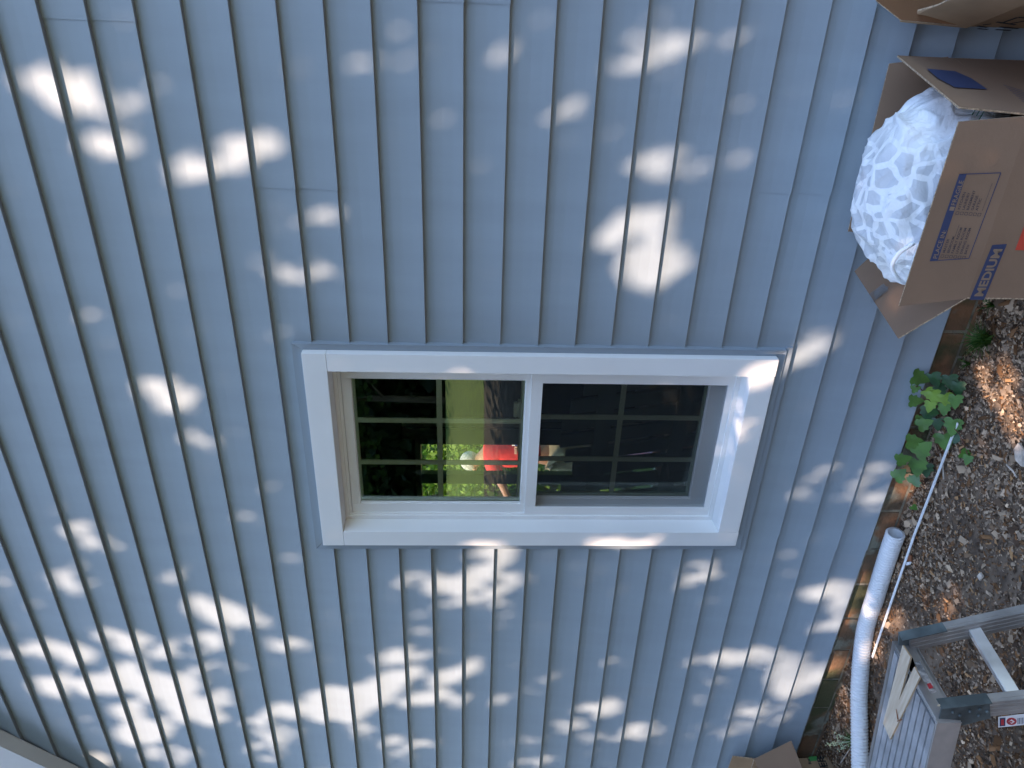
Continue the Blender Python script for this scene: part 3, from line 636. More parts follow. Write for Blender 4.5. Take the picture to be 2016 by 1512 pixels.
def leg(top, foot, out):
    bm = bmesh.new(); ax = (top-foot)/2; c = (top+foot)/2; sd = wn*1.0; fr = ax.cross(sd).normalized()
    obox(bm, c, ax, sd*.0025, fr*.032, .0008)
    for s in (-1, 1): obox(bm, c+fr*.030*s+out*.012, ax, sd*.013, fr*.0022, .0008)
    for k in (-.6, 0, .6): obox(bm, c+fr*.03*k-out*.003, ax*.995, sd*.0012, fr*.004)
    obox(bm, c+fr*.0325*(1 if fr.x > 0 else -1)+out*.012, ax*.995, sd*.004, fr*.0012)
    return bm
bt, bf = Vector((-1.785, pA.y-.012, .415)), Vector((-1.640, -.745, 0)); ft, ff_ = Vector((-1.800, pB.y+.012, .415)), Vector((-1.690, -1.0, 0))
l1 = part("leg", leg(bt, bf, -wn), MT['alu2'], plat); l2 = part("leg", leg(ft, ff_, -wn), MT['alu2'], plat)
for t_ in (0, 1):
    off_ = dl*(LEN-.02); a_ = (bt if t_ == 0 else ft)+off_; f_ = (bf if t_ == 0 else ff_)+off_+Vector((-.25, 0, 0)); part("leg", leg(a_, f_, -wn if t_ else wn), MT['alu2'], plat)
tt = .43; ra, rb = bt.lerp(bf, tt), ft.lerp(ff_, tt); bm = bmesh.new(); ax = (bf-bt).normalized(); obox(bm, (ra+rb)/2, (rb-ra)/2, ax*.017, ax.cross((rb-ra).normalized())*.012, .002); part("rung", bm, MT['alu'], plat)
# hinge brackets
for (tp, ft2, sgn) in ((ft, ff_, 1), (bt, bf, -1)):
    bm = bmesh.new(); d = (ft2-tp).normalized(); fr = d.cross(wn).normalized(); fr = fr if fr.x > 0 else -fr; o = tp+wn*(.010*sgn)+zz*.03
    pts = [o+fr*.034, o+d*.125+fr*.038, o+d*.135-fr*.034, o+d*.06-fr*.055, o+d*.01-fr*.075, o-fr*.06-d*.005]
    slab(bm, pts if sgn < 0 else pts[::-1], .004); obox(bm, o+d*.065+fr*.040-wn*.013*sgn, d*.065, wn*.016, fr*.0018)
    for a_, b_ in ((.02, -.05), (.05, .0), (.10, .02), (.10, -.01), (.12, .005), (.03, .02), (.075, .015)):
        bmesh.ops.create_uvsphere(bm, u_segments=8, v_segments=5, radius=.0045, matrix=Matrix.Translation(o+d*a_+fr*b_+wn*.003*sgn))
    part("hinge_bracket", bm, MT['dark'], plat)
# stickers
en = dl.cross(zz)  # unused direction helper
xn2 = -dl; PE = lambda x, y: P(x, y, pA, dl); bm = bmesh.new(); eo = -dl*.0032
quad(bm, [PE(1798, 1307), PE(1811, 1303), PE(1844, 1364), PE(1832, 1368)], eo, 0); quad(bm, [PE(1824, 1349), PE(1831, 1346.5), PE(1837, 1356), PE(1829, 1359)], eo*1.3, 1); quad(bm, [PE(1844, 1390), PE(1850, 1388), PE(1851, 1391), PE(1846, 1393)], eo, 2)
part("silver_label", bm, [MT['foil'], MT['stred'], MT['ply']], plat)
ln_ = wn; ctr = ft+wn*.0068; PLg = lambda x, y: P(x, y, ctr, ln_)
bm = bmesh.new(); quad(bm, [PLg(1965, 1411), PLg(1965, 1432), PLg(2045, 1424), PLg(2045, 1401)], wn*.0006, 0)
quad(bm, [PLg(1968, 1413), PLg(1967.5, 1429.5), PLg(1978.5, 1428.5), PLg(1979, 1412)], wn*.0012, 1)
for rad_, mi, o_ff in ((1, 2, .0012), (.62, 0, .0018)):
    cx_, cy_ = 1991, 1419.5; n_ = 24 if rad_ == 1 else 4
    quad(bm, [PLg(cx_+10*rad_*math.cos(2*math.pi*k/n_), cy_+7.2*rad_*math.sin(2*math.pi*k/n_)) for k in range(n_)], wn*o_ff, mi)
quad(bm, [PLg(1986, 1418), PLg(1986, 1421), PLg(1992, 1421), PLg(1992, 1418)], wn*.0024, 2)
quad(bm, [PLg(1970, 1415.5), PLg(1970, 1427), PLg(1976, 1426.5), PLg(1976, 1415)], wn*.0018, 2)
for k in range(7): quad(bm, [PLg(2003+3*k, 1413-.3*k), PLg(2003+3*k, 1425-.3*k), PLg(2004.4+3*k, 1425-.3*k), PLg(2004.4+3*k, 1413-.3*k)], wn*.0012, 1)
o = link("warning_label", bm, [MT['sticker'], MT['navy'], MT['stred']]); sub(o, l2)
# V shaped plywood offcut and a rusty screw
def pz(a, b): return G(1680+a/4.845, 1200+b/4.845, Z0+.006)
out = [pz(*q) for q in ((468, 340), (545, 455), (433, 868), (580, 545), (634, 642), (432, 1068), (350, 1240), (282, 1085))]
bm = bmesh.new(); th = .0055; top = [bm.verts.new(p) for p in out]; bot = [bm.verts.new(p-zz*th) for p in out]
f = bm.faces.new(top); f2 = bm.faces.new(bot[::-1])
for i in range(len(out)):
    j = (i+1) % len(out); q = bm.faces.new((top[j], top[i], bot[i], bot[j])); q.material_index = 1
bmesh.ops.triangulate(bm, faces=[f, f2])
tag(link("plywood_offcut", bm, [MT['ply'], MT['plyedge']]), "pale V-shaped plywood offcut lying on the work platform deck", "wood offcut")
bm = bmesh.new(); sc = pz(430, 1050); tube(bm, [sc+Vector((0, 0, .001)), pz(420, 950)+Vector((0, 0, .004))], [.0022, .0010], 6); tube(bm, [pz(420, 1065), pz(460, 1050)], .0018, 5)
tag(link("rusty_screw", bm, MT['rust']), "rusty screw lying on the tip of the V-shaped plywood offcut", "screw")

# ------------------------------------------------------------------ plants at the foot of the wall
def leafshape(kind):
    if kind == 'ivy': return [(0, 0), (.16, -.10), (.38, -.08), (.52, .10), (.40, .22), (.47, .45), (.30, .50), (.22, .72), (0, 1.0), (-.22, .72), (-.30, .50), (-.47, .45), (-.40, .22), (-.52, .10), (-.38, -.08), (-.16, -.10)]
def add_leaf(bm, c, t, n, size, mi):
    t = t.normalized(); n = (n-t*n.dot(t)).normalized(); b = t.cross(n); ctr = bm.verts.new(c+t*size*.30-n*size*.05)
    vs = [bm.verts.new(c+t*y*size+b*x*size+n*size*(-.35*x*x-.12*y*y)) for x, y in leafshape('ivy')]
    for i in range(len(vs)): f = bm.faces.new((vs[i], vs[(i+1) % len(vs)], ctr)); f.material_index = mi; f.smooth = True
GL = [mat("leaf green", (.07, .16, .028), .38, noise_scale=25, noise_amt=.2), mat("leaf dark green", (.022, .075, .022), .4, noise_scale=25, noise_amt=.2), mat("leaf young green", (.16, .27, .03), .4, noise_scale=25, noise_amt=.15), mat("leaf brown", (.35, .17, .06), .7)]
vine = thing("ivy_vine", "green ivy-leaved vine climbing the brick footing under the window", "vine", (-1.35, -.02, 0))
bm = bmesh.new()
LV = [((1812, 745), -.02, 38, 0, 80), ((1870, 752), -.06, 36, 1, 10), ((1838, 748), -.03, 38, 1, 30), ((1885, 765), -.08, 34, 1, 0), ((1803, 765), -.04, 20, 0, 120), ((1803, 790), -.03, 30, 0, 100), ((1830, 775), -.05, 30, 2, 60), ((1838, 782), -.06, 34, 2, 20), ((1862, 788), -.08, 34, 2, 20), ((1880, 790), -.1, 32, 0, -10), ((1830, 800), -.06, 26, 2, -30), ((1858, 806), -.08, 28, 0, -10),
      ((1826, 815), -.03, 36, 1, -20), ((1850, 770), -.02, 34, 1, 45), ((1820, 835), -.06, 32, 0, 130), ((1812, 828), -.04, 24, 0, 90), ((1845, 835), -.04, 30, 1, 0), ((1875, 840), -.09, 40, 0, -20), ((1860, 870), -.08, 44, 0, 10), ((1800, 870), -.05, 36, 0, 100), ((1815, 885), -.07, 44, 0, 160), ((1885, 860), -.09, 28, 1, -50), ((1778, 905), -.04, 32, 0, 120), ((1805, 920), -.05, 42, 0, -10),
      ((1770, 935), -.06, 34, 0, 170), ((1800, 945), -.05, 32, 0, 200), ((1795, 925), -.03, 34, 1, 60), ((1822, 925), -.04, 34, 1, 0), ((1785, 925), -.03, 20, 3, 60), ((1838, 812), -.05, 24, 1, 80), ((1800, 1000), -.06, 16, 0, 60), ((1902, 895), -.12, 26, 0, 80), ((1905, 905), -.12, 22, 0, -40)]
for (px, py), Yy, sz, mi, ang in LV:
    zc = None; c = W(px, py, Yy); 
    if c.z < .015: c = G(px, py, .02)
    s = sz/2016*36/cam.lens*36/36*(c-CAM).length*1.02
    # leaves face outward and up, tips hanging various ways (angle in the wall plane)
    a = R(ang); t = Vector((-math.sin(a), -.15, -math.cos(a)*.6)).normalized(); t = Vector((math.cos(a)*-.9, -.25, -math.sin(a)*.6-.2)).normalized()
    n = Vector((random.uniform(-.1, .5), -.75, .75)).normalized(); add_leaf(bm, c-t*s*.3, t, n, s*.78, mi)
part("foliage", bm, GL, vine)
bm = bmesh.new()
tube(bm, spline([G(1850, 900, .01), W(1838, 850, .0), W(1842, 820, -.02), W(1830, 790, -.02), W(1812, 765, -.03), W(1803, 760, -.04)], 5), .0025, 6)
part("stem", bm, MT['stem'], vine); bm = bmesh.new()
tube(bm, spline([G(1850, 900, .01), W(1820, 910, .0), W(1790, 930, -.02)], 5), .002, 6); part("stem", bm, MT['stem'], vine); bm = bmesh.new(); tube(bm, spline([W(1842, 820, -.02), G(1885, 850, .03), G(1905, 895, .02)], 5), .0018, 6)
part("stem", bm, MT['stem'], vine)
def tuft(name, c, n, h, spread, label, cat, cols, flowers=False):
    t = thing(name, label, cat, c); V = []; Fc = []; Cc = []
    for i in range(n):
        a = random.uniform(0, 2*math.pi); r = random.random()*spread*.25; b = Vector((math.cos(a)*r, math.sin(a)*r, 0)); d = Vector((math.cos(a+random.uniform(-.5, .5)), math.sin(a), 0))*spread*random.uniform(.3, 1)
        hh = h*random.uniform(.5, 1.05); w_ = .0022; s = Vector((-d.y, d.x, 0)).normalized()*w_; k = len(V); p0 = Vector(c)+b; p1 = p0+d*.35+Vector((0, 0, hh*.65)); p2 = p0+d+Vector((0, 0, hh*.85))
        V += [p0-s, p0+s, p1+s*.8, p1-s*.8, p2+s*.1, p2-s*.1]; Fc += [(k, k+1, k+2, k+3), (k+3, k+2, k+4, k+5)]; col = random.choice(cols); Cc += [col, col]
    o = raw("blades", V, Fc, MT['leaf'], np.array(Cc)); child(o, t)
    if flowers:
        bm = bmesh.new()
        for i in range(9):
            a = random.uniform(1.2, 4.4); d = Vector((math.cos(a)*.05, math.sin(a)*.03, random.uniform(.06, .15))); tip = Vector(c)+d; tube(bm, [Vector(c), Vector(c)+d*.5+Vector((0, 0, .015)), tip], .0008, 4)
            for k in range(7): bmesh.ops.create_icosphere(bm, subdivisions=1, radius=random.uniform(.0018, .0035), matrix=Matrix.Translation(Vector(c)+d*random.uniform(.55, 1.05)+Vector((random.uniform(-.008, .008), random.uniform(-.008, .008), random.uniform(0, .01)))))
        part("flower_stalk", bm, mat("pale buds", (.45, .50, .30), .7), t)
    return t
gc = [(.06, .14, .02), (.04, .11, .02), (.09, .17, .03)]
tuft("grass_tuft", G(1950, 668, .0), 110, .085, .075, "thick green grass tuft on the dirt below the MEDIUM box", "grass tuft", gc, False)
tuft("grass_tuft", G(1908, 716, .01), 22, .035, .03, "tiny green sprout against the brick between the vine and the grass tuft", "grass tuft", gc)
tuft("grass_tuft", G(1955, 602, .01), 26, .05, .04, "small green sprout right under the lower left corner of the MEDIUM box", "grass tuft", gc)
tuft("weed", G(1690, 1458, .0), 70, .06, .06, "wispy weed with pale buds between the hose and the lowest box", "weed", gc, True)

# ------------------------------------------------------------------ dappled light: the shade tree, with its gaps
# each gap in the crown: where its light lands (measured off the photo), size, tilt, openness
GAPS = """50 165 22 18 0 6;100 180 30 28 0 8;150 165 30 22 20 9;175 210 32 25 45 8;195 235 16 12 0 6;198 285 42 22 0 8;258 285 18 22 0 3;285 200 16 14 0 5;330 210 24 12 20 3;385 330 45 28 -10 7;450 305 48 30 -10 9;510 290 30 30 0 7;110 235 16 12 0 3;548 430 20 25 45 4;630 430 32 18 -15 8;590 145 25 15 0 2;400 465 30 22 0 2
300 765 32 18 10 8;325 790 35 25 30 10;365 785 20 24 0 8;390 872 40 18 15 4;580 540 38 18 0 8;625 538 18 12 0 3;475 515 30 14 -20 3;520 660 25 18 0 2;190 620 28 25 0 2;25 645 15 12 0 3
150 1043 32 16 0 5;185 1075 38 16 20 5;140 1145 32 25 0 6;310 1145 30 18 -10 4;10 1150 15 20 0 4;400 1200 42 22 30 10;450 1215 40 25 15 10;410 1265 32 22 0 7;565 1275 40 16 0 7;85 1280 55 18 0 8;150 1295 38 20 0 9;15 1295 25 15 0 6;255 1270 75 20 15 7;340 1270 18 20 0 3;120 1355 60 22 10 9;190 1350 45 22 0 8;265 1330 50 22 10 8;320 1355 65 28 0 10;430 1320 60 14 -10 4;245 1400 35 18 0 7;370 1400 65 25 20 9;430 1375 28 18 0 7;275 1445 55 27 -5 10;330 1490 45 20 0 6;190 1500 28 15 0 7;535 1440 60 22 10 6;550 1405 40 20 -10 8;520 1485 35 25 0 3;640 1390 50 35 -20 9;155 1420 35 15 20 2
820 1145 28 14 10 8;880 1160 35 22 0 8;940 1140 40 22 -10 9;950 1180 35 20 0 7;990 1150 35 18 -30 7;950 1100 25 20 0 6;985 1080 32 20 0 8;970 1060 30 10 0 7;1240 1060 62 16 0 10;830 1210 14 5 -20 5;800 1235 8 18 0 5;825 1240 18 7 10 5;760 1250 18 12 0 4;770 1295 38 18 0 9;820 1290 20 18 0 5;730 1370 75 30 -30 10;690 1400 45 25 -20 10;800 1330 35 18 -15 7;880 1335 45 18 -20 9;930 1315 15 15 0 5;880 1380 28 18 10 7;820 1380 35 12 -10 8;720 1450 40 18 20 5;775 1465 40 18 10 7;830 1465 22 8 10 7;985 1380 20 10 0 4;1170 1400 28 18 0 9;1200 1395 20 20 0 7;1060 1350 20 15 20 3;1120 1430 35 16 20 4;1040 1463 22 10 0 6;1180 1455 40 18 -10 6;1260 1440 35 18 0 5;1300 1455 15 15 0 3;780 1500 30 10 0 4;1040 1505 30 8 0 5;990 1205 18 14 0 3
985 100 25 18 -10 6;720 115 30 8 10 4;800 120 25 10 -20 4;715 175 25 8 35 4;1130 215 38 11 -15 7;1080 170 18 16 0 4;1070 230 16 8 0 4;1260 75 25 14 -10 6;1250 135 30 10 -20 6;1320 105 45 12 -10 7;1355 95 35 18 0 6;1440 85 50 22 -10 3;1230 315 14 11 0 5;940 420 14 8 0 3
1290 325 35 32 0 6;1310 335 25 20 0 6;1345 328 25 22 0 5;1380 335 30 15 0 4;1430 320 35 20 -20 3;1255 440 50 30 -10 8;1190 475 25 25 0 7;1265 460 44 44 0 9;1270 530 55 42 0 10;1322 520 30 30 0 9;1230 470 30 30 0 7;1600 680 45 16 -25 8;1570 705 28 18 -20 7;1510 725 30 26 -30 7;1645 690 20 14 0 2
1440 810 25 14 0 4;1472 835 25 20 0 4;1420 900 18 24 0 4;1445 900 18 14 0 3;1605 935 38 20 0 3;1590 975 30 9 25 3;1665 970 25 16 0 4;1720 935 48 13 -25 6;1735 985 35 22 0 5;1375 1130 35 22 0 4;1685 1095 20 12 0 3;1640 1163 48 15 -10 10;1600 1172 22 15 0 8;1665 1192 30 9 -15 4;1430 1300 36 18 0 9;1495 1297 40 22 0 9;1550 1292 15 9 0 6;1592 1290 30 8 -20 5;1550 1340 38 42 0 10;1600 1335 48 20 -20 10;1540 1395 35 12 -20 6;1475 1400 25 14 0 6;1460 1435 28 16 0 7;1430 1440 25 14 0 5;1515 1420 25 14 0 4;1385 1375 15 14 0 5;1555 1443 18 5 0 4
2000 830 26 42 0 10;1985 745 20 20 0 5;1965 770 26 30 0 4;1950 735 40 20 0 4;1662 1395 14 42 0 9;1628 1320 18 16 0 8;1650 1205 14 36 0 6;1728 1262 10 36 0 9;1762 1225 22 20 0 6;1765 955 10 24 0 7;1718 1180 20 26 0 5;1855 1205 16 16 0 5;1872 1195 16 14 0 4;835 718 34 8 10 5;950 725 40 8 0 2"""
gp = np.array([[float(a) for a in s.split()] for ln in GAPS.split("\n") for s in ln.split(";") if s.strip()])
def openness(px, py):
    T = np.zeros(len(px))
    for cx, cy, rx, ry, rot, k in gp:
        a = math.radians(rot); dx = px-cx; dy = py-cy; u = dx*math.cos(a)+dy*math.sin(a); v = -dx*math.sin(a)+dy*math.cos(a)
        shr = 6 if min(rx, ry) > 15 else 3.5
        q = (u/max(rx-shr, 4))**2+(v/max(ry-shr, 4))**2
        T = np.maximum(T, ((k/10)**(.9 if k > 6 else 1.25 if k > 4 else 1.7))*np.clip(1.35-q*.35*1.0, 0, 1)*(q < 1.25))
    return np.clip(T, 0, .995)
camv = np.array(CAM); fwv, rv, uv = np.array(fw), np.array(r2), np.array(u2); sv = np.array(SUN)
def lands(p):
    """where the sunbeam through p lands: on the wall or on the ground in front of it"""
    tw = -p[:, 1]/sv[1]; tg = -p[:, 2]/sv[2]; t = np.minimum(tw, tg); return p+sv*t[:, None]
def photo_px(p):
    d = p-camv; c = d@fwv; c = np.where(c < .05, .05, c); return 1008-F*(d@uv)/c, 756-F*(d@rv)/c
def open_at(p): return openness(*photo_px(lands(p)))
def shade_tree():
    t = thing("shade_tree", "tall leafy shade tree behind the photographer, its crown above the yard beside the house", "tree", (-3.6, -7.2, terrain(0, -7.2)))
    N = 120000; Xw = rng.uniform(-5.4, 1.9, N); Zw = rng.uniform(-1.7, 4.6, N)
    edge = ((Xw+1.75)/3.9)**6+((Zw-1.45)/3.2)**8+rng.normal(0, .15, N); k = edge < 1; Xw, Zw = Xw[k], Zw[k]; N = len(Xw)
    d = rng.uniform(5.6, 7.2, N); pos = np.stack([Xw, np.zeros(N), Zw], 1)-sv*d[:, None]
    nrm = rng.normal(size=(N, 3))*.55-sv*1.0; nrm /= np.linalg.norm(nrm, axis=1)[:, None]; size = rng.uniform(.055, .085, N)
    V, Fc = leaf_arrays(pos, size, nrm, .75); V4 = V.reshape(N, 4, 3)
    T = np.zeros(N)
    for q in range(4): T = np.maximum(T, open_at(V4[:, q]*.8+pos*.2))
    T = np.maximum(T, open_at(pos))
    OD = N*.375*(size**2).mean()*.85/(7.3*6.3*.61*.9)
    keep = rng.random(N) > np.where(T > .02, 1+np.log(np.clip(T, .02, .995))/OD, 0)
    keep &= ~((T > .93))
    idx = np.where(keep)[0]; V = V4[idx].reshape(-1, 3); n = len(idx); i = np.arange(n)[:, None]*4
    Fc = np.concatenate([i+[[0, 1, 2]], i+[[0, 2, 3]]], 1).reshape(-1, 3)
    base = np.array([(.035, .085, .015), (.05, .11, .02), (.07, .13, .022)])[rng.integers(0, 3, n)]*rng.uniform(.8, 1.2, (n, 1))
    child(raw("crown", V, Fc, MT['leaf'], np.repeat(base, 2, 0)), t)
    bm = bmesh.new(); base_ = Vector((-3.6, -7.2, terrain(0, -7.2)-.1)); fork = Vector((-3.75, -6.6, 4.3))
    tube(bm, spline([base_, base_+Vector((.05, .1, 1.4)), fork], 6), [.26-.012*i for i in range(13)], 12)
    part("trunk", bm, MT['bark'], t, True)
    # limbs run where the crown has no gaps
    bm = bmesh.new(); tries = 0; made = 0
    while made < 16 and tries < 900:
        tries += 1; e = pos[rng.integers(0, N)]; e = Vector(e); mid = fork.lerp(e, .5)+Vector((0, 0, .3)); pts = spline([fork, mid, e], 24)
        arr = np.array([list(p) for p in pts]); arr = np.concatenate([arr+np.array(o_) for o_ in ((0, 0, 0), (.09, 0, 0), (-.09, 0, 0), (0, 0, .09), (0, 0, -.09))])
        if open_at(arr).max() > 0: continue
        tube(bm, pts, [.06*(1-.9*i/len(pts))+.004 for i in range(len(pts))], 7); made += 1
    part("limb", bm, MT['bark'], t, True)
shade_tree()

# ------------------------------------------------------------------ the yard behind the photographer and behind the house
def tree(name, label, x, y, h, rad, cols, n=5200, trunk=True, leaf=.22, group=None, zc=None, cat="tree", squash=.8, shift=0):
    z0 = terrain(x, y); t = thing(name, label, cat, (x, y, z0), group)
    cl = rng.normal(size=(26, 3)); cl /= np.linalg.norm(cl, axis=1)[:, None]; cl *= (rng.random((26, 1))**.4)*np.array([rad, rad, rad*squash])*.8
    c = cl[rng.integers(0, 26, n)]; p = c+rng.normal(size=(n, 3))*rad*.20; p[:, 2] += (zc if zc else h-rad*squash); p += [x+shift, y, z0]
    p[:, 2] = np.maximum(p[:, 2], z0+.05)
    nn = rng.normal(size=(n, 3))+[0, 0, .8]; nn /= np.linalg.norm(nn, axis=1)[:, None]
    V, Fc = leaf_arrays(p, rng.uniform(.6, 1.2, n)*leaf, nn); cc = np.array(cols)[rng.integers(0, len(cols), n)]*rng.uniform(.75, 1.25, (n, 1))
    child(raw("crown", V, Fc, MT['leaf'], np.repeat(cc, 2, 0)), t)
    if trunk:
        bm = bmesh.new(); tube(bm, [(x, y, z0-.1), (x+.05, y, z0+h*.35), (x-.03, y+.05, z0+h*.7)], [.16, .12, .06], 9)
        for k in range(6):
            a = k*1.05; tube(bm, [(x, y, z0+h*(.3+.06*k)), (x+shift+math.cos(a)*rad*.6, y+math.sin(a)*rad*.6, z0+h*(.5+.06*k))], [.06, .015], 6)
        part("trunk", bm, MT['bark'], t, True)
    return t
dk = [(.02, .05, .012), (.03, .07, .015), (.015, .04, .01)]; md = [(.06, .13, .02), (.045, .10, .018)]; br = [(.15, .24, .02), (.11, .20, .02), (.20, .28, .04)]
tree("tree", "dark tree mirrored in the left part of the upper window panes", -15.5, -23.5, 9, 3.6, dk, 6000)
tree("tree", "dark tree mirrored in the middle of the upper window panes", -10.0, -24, 10, 3.8, dk, 6000)
tree("tree", "tall dark tree mirrored in the right part of the upper window panes", -4.5, -23, 10, 3.8, dk, 6000)
tree("tree", "dark tree at the far right of the yard behind the photographer", 2.5, -22, 9, 3.6, md, 5000)
tree("tree", "dark tree at the far left of the yard behind the photographer", -20.5, -21.5, 9, 3.6, md, 5000)
tree("tree", "leafy tree added to shade the bare bank behind the photographer", -4.9, -9.6, 9.2, 3.3, dk, 11000, True, .26, shift=-2.1)  # unseen tree added to keep sun off the bank mirrored in the lower pane
tree("shrub", "sunlit yellow-green shrub seen through the house behind the man in red", -9.2, 9.6, 3.2, 1.5, br, 9000, True, .15, None, 1.6, "shrub")
tree("shrub", "sunlit leafy shrub seen through the right part of the garden door", -7.2, 9.9, 3.0, 1.4, br, 9000, True, .15, None, 1.5, "shrub")
tree("shrub", "leafy shrub seen through the left part of the garden door", -11.6, 9.9, 3.4, 1.6, br, 9000, True, .15, None, 1.7, "shrub")
tree("tree", "tall sunlit tree standing behind the shrubs seen through the house", -12, 17, 8, 3.6, md, 5000, True, .25)
tree("tree", "broad tree behind the shrubs, right of the one seen over the man", -6, 17, 8, 3.8, md, 5000, True, .25)
def woods(nm_, y0_, lab_, cs_):
    n = 60000; x = rng.uniform(-60, 22, n); y = y0_-rng.random(n)*6; z = rng.uniform(.2, 15, n)*(1+.15*np.sin(x*.7)); p = np.stack([x, y, z], 1)
    nn = rng.normal(size=(n, 3))+[0, .8, .5]; nn /= np.linalg.norm(nn, axis=1)[:, None]
    V, Fc = leaf_arrays(p, rng.uniform(.5, 1.3, n), nn); cc = np.array(cs_)[rng.integers(0, 3, n)]
    o = raw(nm_, V, Fc, MT['leaf'], np.repeat(cc, 2, 0)); o['kind'] = 'stuff'; o['label'] = lab_; o['category'] = "woods"
woods("woods", -27, "dark mass of woods mirrored in the upper window panes", [(.02, .045, .012), (.03, .06, .015), (.012, .03, .01)]); woods("woods", 33, "green woods closing the far side of the back lawn", [(.05, .10, .02), (.03, .07, .015), (.07, .13, .02)])
def blades():
    n = 26000; x = rng.uniform(-12, -3, n); y = rng.uniform(3.0, 9.6, n); h = rng.uniform(.04, .10, n); a = rng.uniform(0, 2*np.pi, n); l = rng.normal(0, .03, (n, 2))
    b = np.stack([x, y, np.full(n, .095)], 1); s = np.stack([np.cos(a), np.sin(a), 0*a], 1)*.006; tip = b+np.stack([l[:, 0], l[:, 1], h], 1)
    V = np.stack([b-s, b+s, tip], 1).reshape(-1, 3); i = np.arange(n)[:, None]*3; c = np.array([(.14, .23, .025), (.10, .19, .02), (.20, .27, .05)])[rng.integers(0, 3, n)]
    o = raw("grass", V, i+[[0, 1, 2]], MT['leaf'], c); o['kind'] = 'stuff'; o['label'] = "sunlit lawn grass behind the house"; o['category'] = "grass"
blades()

# ------------------------------------------------------------------ man in a red shirt behind the house, seen through it
def skinmesh(name, joints, edges, root, m, parent=None, sub_=2):
    me = bpy.data.meshes.new(name); me.from_pydata([j[0] for j in joints], edges, []); o = bpy.data.objects.new(name, me); COL.objects.link(o); me.materials.append(m)
    s = o.modifiers.new("s", 'SKIN'); s.use_smooth_shade = True
    for i, j in enumerate(joints):
        me.skin_vertices[0].data[i].radius = (j[1], j[2] if len(j) > 2 else j[1]); me.skin_vertices[0].data[i].use_root = (i == root)
    d = o.modifiers.new("d", 'SUBSURF'); d.levels = sub_; d.render_levels = sub_
    if parent: child(o, parent)
    return o
def man():
    Y = 4.2; Q = lambda a, b, dy=0: Vector(W(a, b, Y+dy))
    pel = Q(1082, 889); ches = Q(990, 890); nk = Q(950, 897); hd = Q(931, 911)
    t = thing("person", "man in a red T-shirt and khaki trousers holding a caulk tube, seen through the house", "person", (pel.x, Y, .1))
    V3 = Vector; vr = V3((r0.x, r0.y, 0)); # viewer's right
    sL = Q(966, 912, -.12); sR = Q(966, 875, .08); eL = Q(990, 958, -.2); hL = Q(1010, 1004, -.25); eR = Q(1024, 869, -.02); hR = Q(1018, 880, -.2)
    hipL = pel-vr*.09+V3((0, -.03, -.06)); hipR = pel+vr*.08+V3((0, .03, -.06)); kL = hipL+V3((-.03, -.03, -.42)); kR = hipR+V3((.02, .0, -.42)); aL = V3((kL.x-.02, kL.y+.02, .20)); aR = V3((kR.x+.04, kR.y+.03, .20))
    J = [(pel, .13, .11), (pel.lerp(ches, .55), .14, .11), (ches, .16, .12), (Q(962, 893), .09, .08), (nk, .055), (Q(941, 904), .06), (hd, .088, .095), (Q(919, 916), .07),
         (sL, .062), (eL, .043), (hL, .027), (sR, .062), (eR, .043), (hR, .027), (hipL, .085), (kL, .058), (aL, .04), (aL+V3((-.12, -.1, -.07)), .035), (hipR, .085), (kR, .058), (aR, .04), (aR+V3((-.12, -.08, -.07)), .035)]
    Ed = [(0, 1), (1, 2), (2, 3), (3, 4), (4, 5), (5, 6), (6, 7), (3, 8), (8, 9), (9, 10), (3, 11), (11, 12), (12, 13), (0, 14), (14, 15), (15, 16), (16, 17), (0, 18), (18, 19), (19, 20), (20, 21)]
    # hands: five fingers each, curled
    for wi, d in ((10, (hL-eL).normalized()), (13, (hR-eR).normalized())):
        side = d.cross(V3((0, 0, 1))).normalized(); w_ = J[wi][0]; palm = len(J); J.append((w_+d*.06, .030, .018)); Ed.append((wi, palm))
        for f in range(4):
            b = w_+d*.075+side*(.022*(f-1.5)); n_ = len(J); L_ = (.060, .075, .070, .055)[f]; J.append((b+d*L_*.5, .009)); J.append((b+d*L_*.8+V3((0, 0, -.025)), .008)); Ed += [(palm, n_), (n_, n_+1)]
        n_ = len(J); J.append((w_+d*.045+side*.04, .010)); J.append((w_+d*.07+side*.05+V3((0, 0, -.01)), .009)); Ed += [(palm, n_), (n_, n_+1)]
    skinmesh("body", J, Ed, 0, MT['skin'], t)
    skinmesh("shirt", [(pel+V3((0, 0, .03)), .155, .13), (pel.lerp(ches, .55), .19, .145), (ches, .215, .15), (Q(962, 893), .14, .11), (Q(955, 895), .08), (sL, .095), (sL.lerp(eL, .65), .082), (sR, .095), (sR.lerp(eR, .65), .070)],
             [(0, 1), (1, 2), (2, 3), (3, 4), (3, 5), (5, 6), (3, 7), (7, 8)], 0, MT['shirt'], t)
    skinmesh("trousers", [(pel+V3((0, 0, .0)), .148, .125), (hipL, .108), (kL, .085), (aL, .07), (hipR, .108), (kR, .085), (aR, .07)], [(0, 1), (1, 2), (2, 3), (0, 4), (4, 5), (5, 6)], 0, MT['khaki'], t)
    bm = bmesh.new(); bmesh.ops.create_uvsphere(bm, u_segments=20, v_segments=14, radius=1)
    for v in bm.verts:
        q = v.co.copy(); v.co = hd+V3((q.x*.103, q.y*.103, q.z*.10))+vr*.015+V3((0, .01, .035))*(1+.15*noise.noise(q*4))
    part("hair", bm, MT['hair'], t, True)
    # face: nose, ear, brow pieces on the viewer's left of the head
    bm = bmesh.new(); face = hd-vr*.09+V3((0, -.05, -.03))
    bmesh.ops.create_uvsphere(bm, u_segments=8, v_segments=6, radius=.017, matrix=Matrix.Translation(face-vr*.02))
    part("nose", bm, MT['skin'], t, True); bm = bmesh.new()
